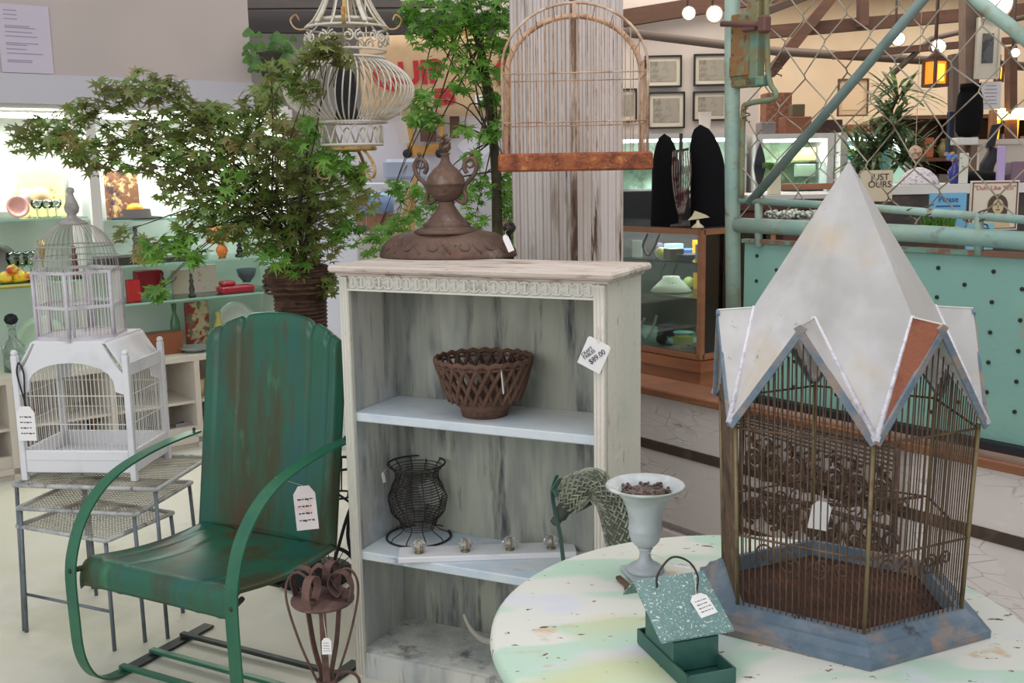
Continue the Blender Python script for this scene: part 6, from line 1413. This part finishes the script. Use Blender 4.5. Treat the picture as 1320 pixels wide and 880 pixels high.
t, wd, h = sign('small_blue_sign', 'small pale blue card below the portrait poster', 1244, 287, 1281, 322, 3.75, mat('pale_blue_sign', (124, 176, 196), .7))
w = MB()
for i in range(3): w.box((0, -.006, h*(.8-.15*i)), (wd*(.66-.1*i), .001, .004))
w.build('printed_lines', mat('sign_blue_ink', (50, 80, 130), .8), t)
w = MB(); w.box((0, .02, -t.location.z/2+.01), (.02, .02, t.location.z+.02)); w.build('stand', DKW, t)
t, wd, h = sign('portrait_poster', 'framed poster of a smiling woman under red lettering, behind the gate', 1248, 232, 1314, 297, 4.0, mat('poster_paper', (214, 202, 186), .8))
RB_ = mat('poster_red', (176, 60, 52), .8); PB_ = mat('poster_border', (110, 70, 60), .8)
w = MB()
for sx in (-1, 1): w.box((sx*(wd/2-.008), -.006, h/2), (.004, .002, h-.012)); w.box((0, -.006, h/2+sx*(h/2-.008)), (wd-.012, .002, .004))
w.build('border', PB_, t)
text('"Duh! Like YES!"', t, RB_, (0, -.006, h-.028), .0235)
HR = mat('poster_hair', (84, 66, 54), .8); SK = mat('poster_skin', (196, 176, 140), .8)
def disc(pts, y, nm, m): w = MB(); w.prism(pts, (.012, y, h*.50), (1, 0, 0), (0, 0, 1), (0, .0015, 0)); w.build(nm, m, t)
disc([(.038*math.cos(a), .042*math.sin(a)-(.016 if math.sin(a) < 0 else 0)) for a in [2*PI*k/24 for k in range(24)]], -.0085, 'printed_hair', HR)
disc([(.021*math.cos(a), .028*math.sin(a)-.004) for a in [2*PI*k/24 for k in range(24)]], -.0105, 'printed_face', SK)
disc([(-.05, -.085), (-.045, -.06), (-.012, -.045), (-.01, -.03), (.01, -.03), (.012, -.045), (.045, -.06), (.05, -.085)], -.0095, 'printed_shoulders', SK)
w = MB()
for sx in (-1, 1): w.box((.012+sx*.008, -.0115, h*.50+.003), (.007, .001, .0028))
w.box((.012, -.0115, h*.50-.016), (.014, .001, .0035)); w.box((.012, -.0115, h*.50-.005), (.002, .001, .008)); w.build('printed_features', HR, t)
w = MB(); w.box((0, .02, -t.location.z/2+.01), (.02, .02, t.location.z+.02)); w.build('stand', DKW, t)
w = MB(); p = PY(1212, 296, 3.65); w.box(p+V((0, .02, -.015)), (.13, .07, .05), bev=.004); tag(w.build('tan_planter', mat('tan_planter', (196, 160, 128), .7)), 'tan planter box on the gate rail level holding green grass', 'planter')
w = MB(); rnd = random.Random(5)
for i in range(150):
    q = p+V((rnd.uniform(-.055, .055), rnd.uniform(-.01, .05), .01)); w.tube([q, q+V((rnd.uniform(-.02, .02), rnd.uniform(-.03, .01), rnd.uniform(.02, .055)))], [.002, .0008], 4)
tag(w.build('potted_grass', GRS), 'bushy green grass growing in the tan planter before the blue notice', 'plant')
w = MB(); w.box((p.x, 3.69, (p.z-.04)/2), (.10, .06, p.z-.04)); tag(w.build('planter_pedestal', DKW), 'narrow dark pedestal under the tan planter behind the teal panel', 'pedestal')
# framed items on the post
picture(1256, 22, 1291, 102, 5.83, 'tall white matted print on the shop post behind the gate', None, MATB, MATB, mat('dark_print', (92, 94, 96), .7, 0, [((60, 62, 66), 14, .5, .6, 3)]), .34)
t, wd, h = sign('certificate', 'white printed certificate below the tall matted print', 1262, 105, 1291, 141, 5.84, mat('cert_paper', (214, 210, 214), .8))
w = MB()
for i in range(6): w.box((0, -.006, h*(.85-.13*i)), (wd*(.5+.07*(i % 3)), .001, .004))
w.build('printed_lines', mat('cert_ink', (150, 140, 150), .8), t)
ob = bx('orange_plank_post', 'orange wooden post below the certificate', 'post', 1262, 141, 1281, 575, 5.65, .06, mat('orange_pine', (196, 132, 84), .6, 0, [((160, 100, 62), (14, 14, 1), .45, .65, 3)])); ob.scale.z = 1
a = thing('dress_form', 'black draped dress form beside the shop post behind the gate', 'dress form', (PY(1245, 230, 5.4).x, 5.4, 0))
zt = PY(1245, 108, 5.4).z; zb3 = PY(1245, 176, 5.4).z
w = MB(); w.lathe([(.045, zb3), (.062, zb3+.03), (.066, zb3+.12), (.06, zb3+.2), (.045, zb3+.235), (.05, zt-.03), (.05, zt), (.0001, zt+.002)], 24); w.build('torso', VEL, a)
w = MB(); w.lathe([(.12, 0), (.12, .02), (.02, .04), (.02, zb3)], 20); w.build('stand', DKW, a)
bx('white_block', 'white block under the black dress form', 'block', 1233, 177, 1262, 187, 5.3, .08, CASEW)
bx('tall_dark_mirror', 'tall dark standing mirror left of the dress form', 'mirror', 1221, 143, 1232, 196, 5.5, .03, mat('mirror_dark', (66, 70, 92), .2))
# dark shelving with lit odds at the far right
sv = thing('dark_shelving', 'dark brown shelving stacked with odds behind the dracaena and dress form', 'shelving', (PY(1240, 200, 7.2).x, 7.2, 0))
wd = PY(1345, 200, 7.2).x-PY(1160, 200, 7.2).x; zt = PY(1240, 150, 7.2).z
w = MB()
for z in (.3, .7, 1.05, 1.3, 1.52, zt): w.box((0, .2, z), (wd, .4, .025))
w.build('shelf_boards', DKW, sv)
w = MB(); w.box((0, .4, zt/2), (wd, .02, zt)); w.build('back', mat('shelving_back', (112, 86, 74), .8, 0, [((140, 110, 92), 3, .45, .65, 4)]), sv)
w = MB()
for x in (-wd/2, 0, wd/2): w.box((x, .2, zt/2), (.03, .4, zt))
w.build('uprights', DKW, sv)
rnd = random.Random(77)
cols = [('tan', (186, 150, 116)), ('brown', (110, 76, 58)), ('ivory', (222, 212, 196)), ('rust', (166, 92, 60)), ('grey', (130, 124, 122)), ('blue', (96, 116, 150)), ('olive', (130, 124, 80))]
for zi, z in enumerate((1.065, 1.315, 1.535)):
    for i in range(9):
        cn, cc = cols[(i*3+zi*2) % 7]; kd = ['vase', 'box', 'bowl', 'bottle', 'box'][(i+zi) % 5]; x = sv.location.x-wd/2+.07+i*wd/9; h = rnd.uniform(.09, .17); r = rnd.uniform(.03, .045)
        w = MB()
        if kd == 'box': w.box((x, 7.3, z+h/2), (2*r, .08, h), bev=.003)
        else: w.lathe(PROF[kd](h*(.6 if kd == 'bowl' else 1), r), 14, (x, 7.3, z))
        pos = ['far left', 'left', 'left', 'middle', 'middle', 'middle', 'right', 'right', 'far right'][i]
        tag(w.build(kd, mat('odd_'+cn, cc, .5)), '%s %s on the %s board of the dark shelving, %s' % (cn, kd, ['lower', 'middle', 'upper'][zi], ['at its left end', 'second along', 'third along', 'fourth along', 'at its middle', 'sixth along', 'seventh along', 'eighth along', 'at its right end'][i]), kd, 'odds on the dark shelving')
for px, lab in ((1288, 'small yellow lit table lamp on the far right shelving'), (1312, 'wide yellow lit table lamp at the right edge shelving')):
    p = PY(px, 150, 6.9); t = thing('table_lamp', lab, 'lamp', (p.x, 6.9, 1.25)); r = .05 if px < 1300 else .09
    w = MB(); w.lathe([(.05, 0), (.05, .01), (.01, .03), (.01, p.z-1.25)], 16); w.build('base', mat('brass', (180, 140, 70), .3, .8), t)
    w = MB(); w.lathe([(r, p.z-1.27), (r*.7, p.z-1.20), (r*.68, p.z-1.20), (r*.97, p.z-1.27)], 20); w.build('lamp_shade', mat('glowing_shade', (255, 226, 150), .7, emit=2.5), t)
w = MB(); p = PY(1300, 178, 6.2); w.box((p.x+.15, 6.3, p.z-.02), (.7, .3, .03)); w.box((p.x+.15, 6.3, (p.z-.03)/2), (.66, .26, p.z-.04)); tag(w.build('white_edged_table', mat('table_white', (206, 196, 186), .6)), 'white edged table under the yellow lamps at the far right', 'table')
w = MB(); p = PY(1262, 196, 5.0); w.strap([PY(1276, 190, 5.0), PY(1284, 160, 5.0)], (1, 0, .2), .04, .01); w.tube([PY(1283, 192, 5.0), PY(1272, 214, 5.0), PY(1268, 236, 5.0)], [.03, .035, .03], 8); tag(w.build('music_stand', BLACKM), 'black slanted stand with grey sheet before the orange post', 'stand')
# room stays open behind and above the viewer, so world light comes in
# ================================================================== light
Wd = bpy.data.worlds.new('world'); bpy.context.scene.world = Wd; Wd.use_nodes = True
bgn = Wd.node_tree.nodes['Background']; bgn.inputs[0].default_value = (.97, .98, 1.0, 1); bgn.inputs[1].default_value = .72
def area(name, loc, rot, sx, sy, e, col=(1, 1, 1)):
    l = bpy.data.lights.new(name, 'AREA'); l.shape = 'RECTANGLE'; l.size = sx; l.size_y = sy; l.energy = e; l.color = col
    o = bpy.data.objects.new(name, l); C.objects.link(o); o.location = loc; o.rotation_euler = rot; return o
area('shop_door_daylight', (-2.6, -1.6, 2.4), (R(62), 0, R(-32)), 3.2, 2.2, 60, (.96, .98, 1))
area('ceiling_lamp_front', (.6, 2.2, 3.15), (0, 0, 0), 2.4, 1.2, 26, (1, .98, .95))
area('back_wall_fill', (3.6, 9.6, 3.15), (0, 0, 0), 4.5, 1.6, 82, (1, .95, .88))  # fill lamp added to brighten the cream back wall
area('ceiling_lamp_rear', (2.2, 7.0, 3.2), (0, 0, 0), 3.5, 2.0, 85, (1, .90, .76))
area('ceiling_lamp_middle', (-1.2, 6.6, 3.2), (0, 0, 0), 2.5, 1.5, 40, (1, .97, .95))
sc = bpy.context.scene
sc.view_settings.view_transform = 'Standard'; sc.view_settings.look = 'None'; sc.view_settings.gamma = 1; sc.view_settings.exposure = 0.0; sc.view_settings.use_curve_mapping = False
sc.cycles.max_bounces = 8; sc.cycles.transparent_max_bounces = 16
try: sc.cycles.use_denoising = True
except Exception: pass
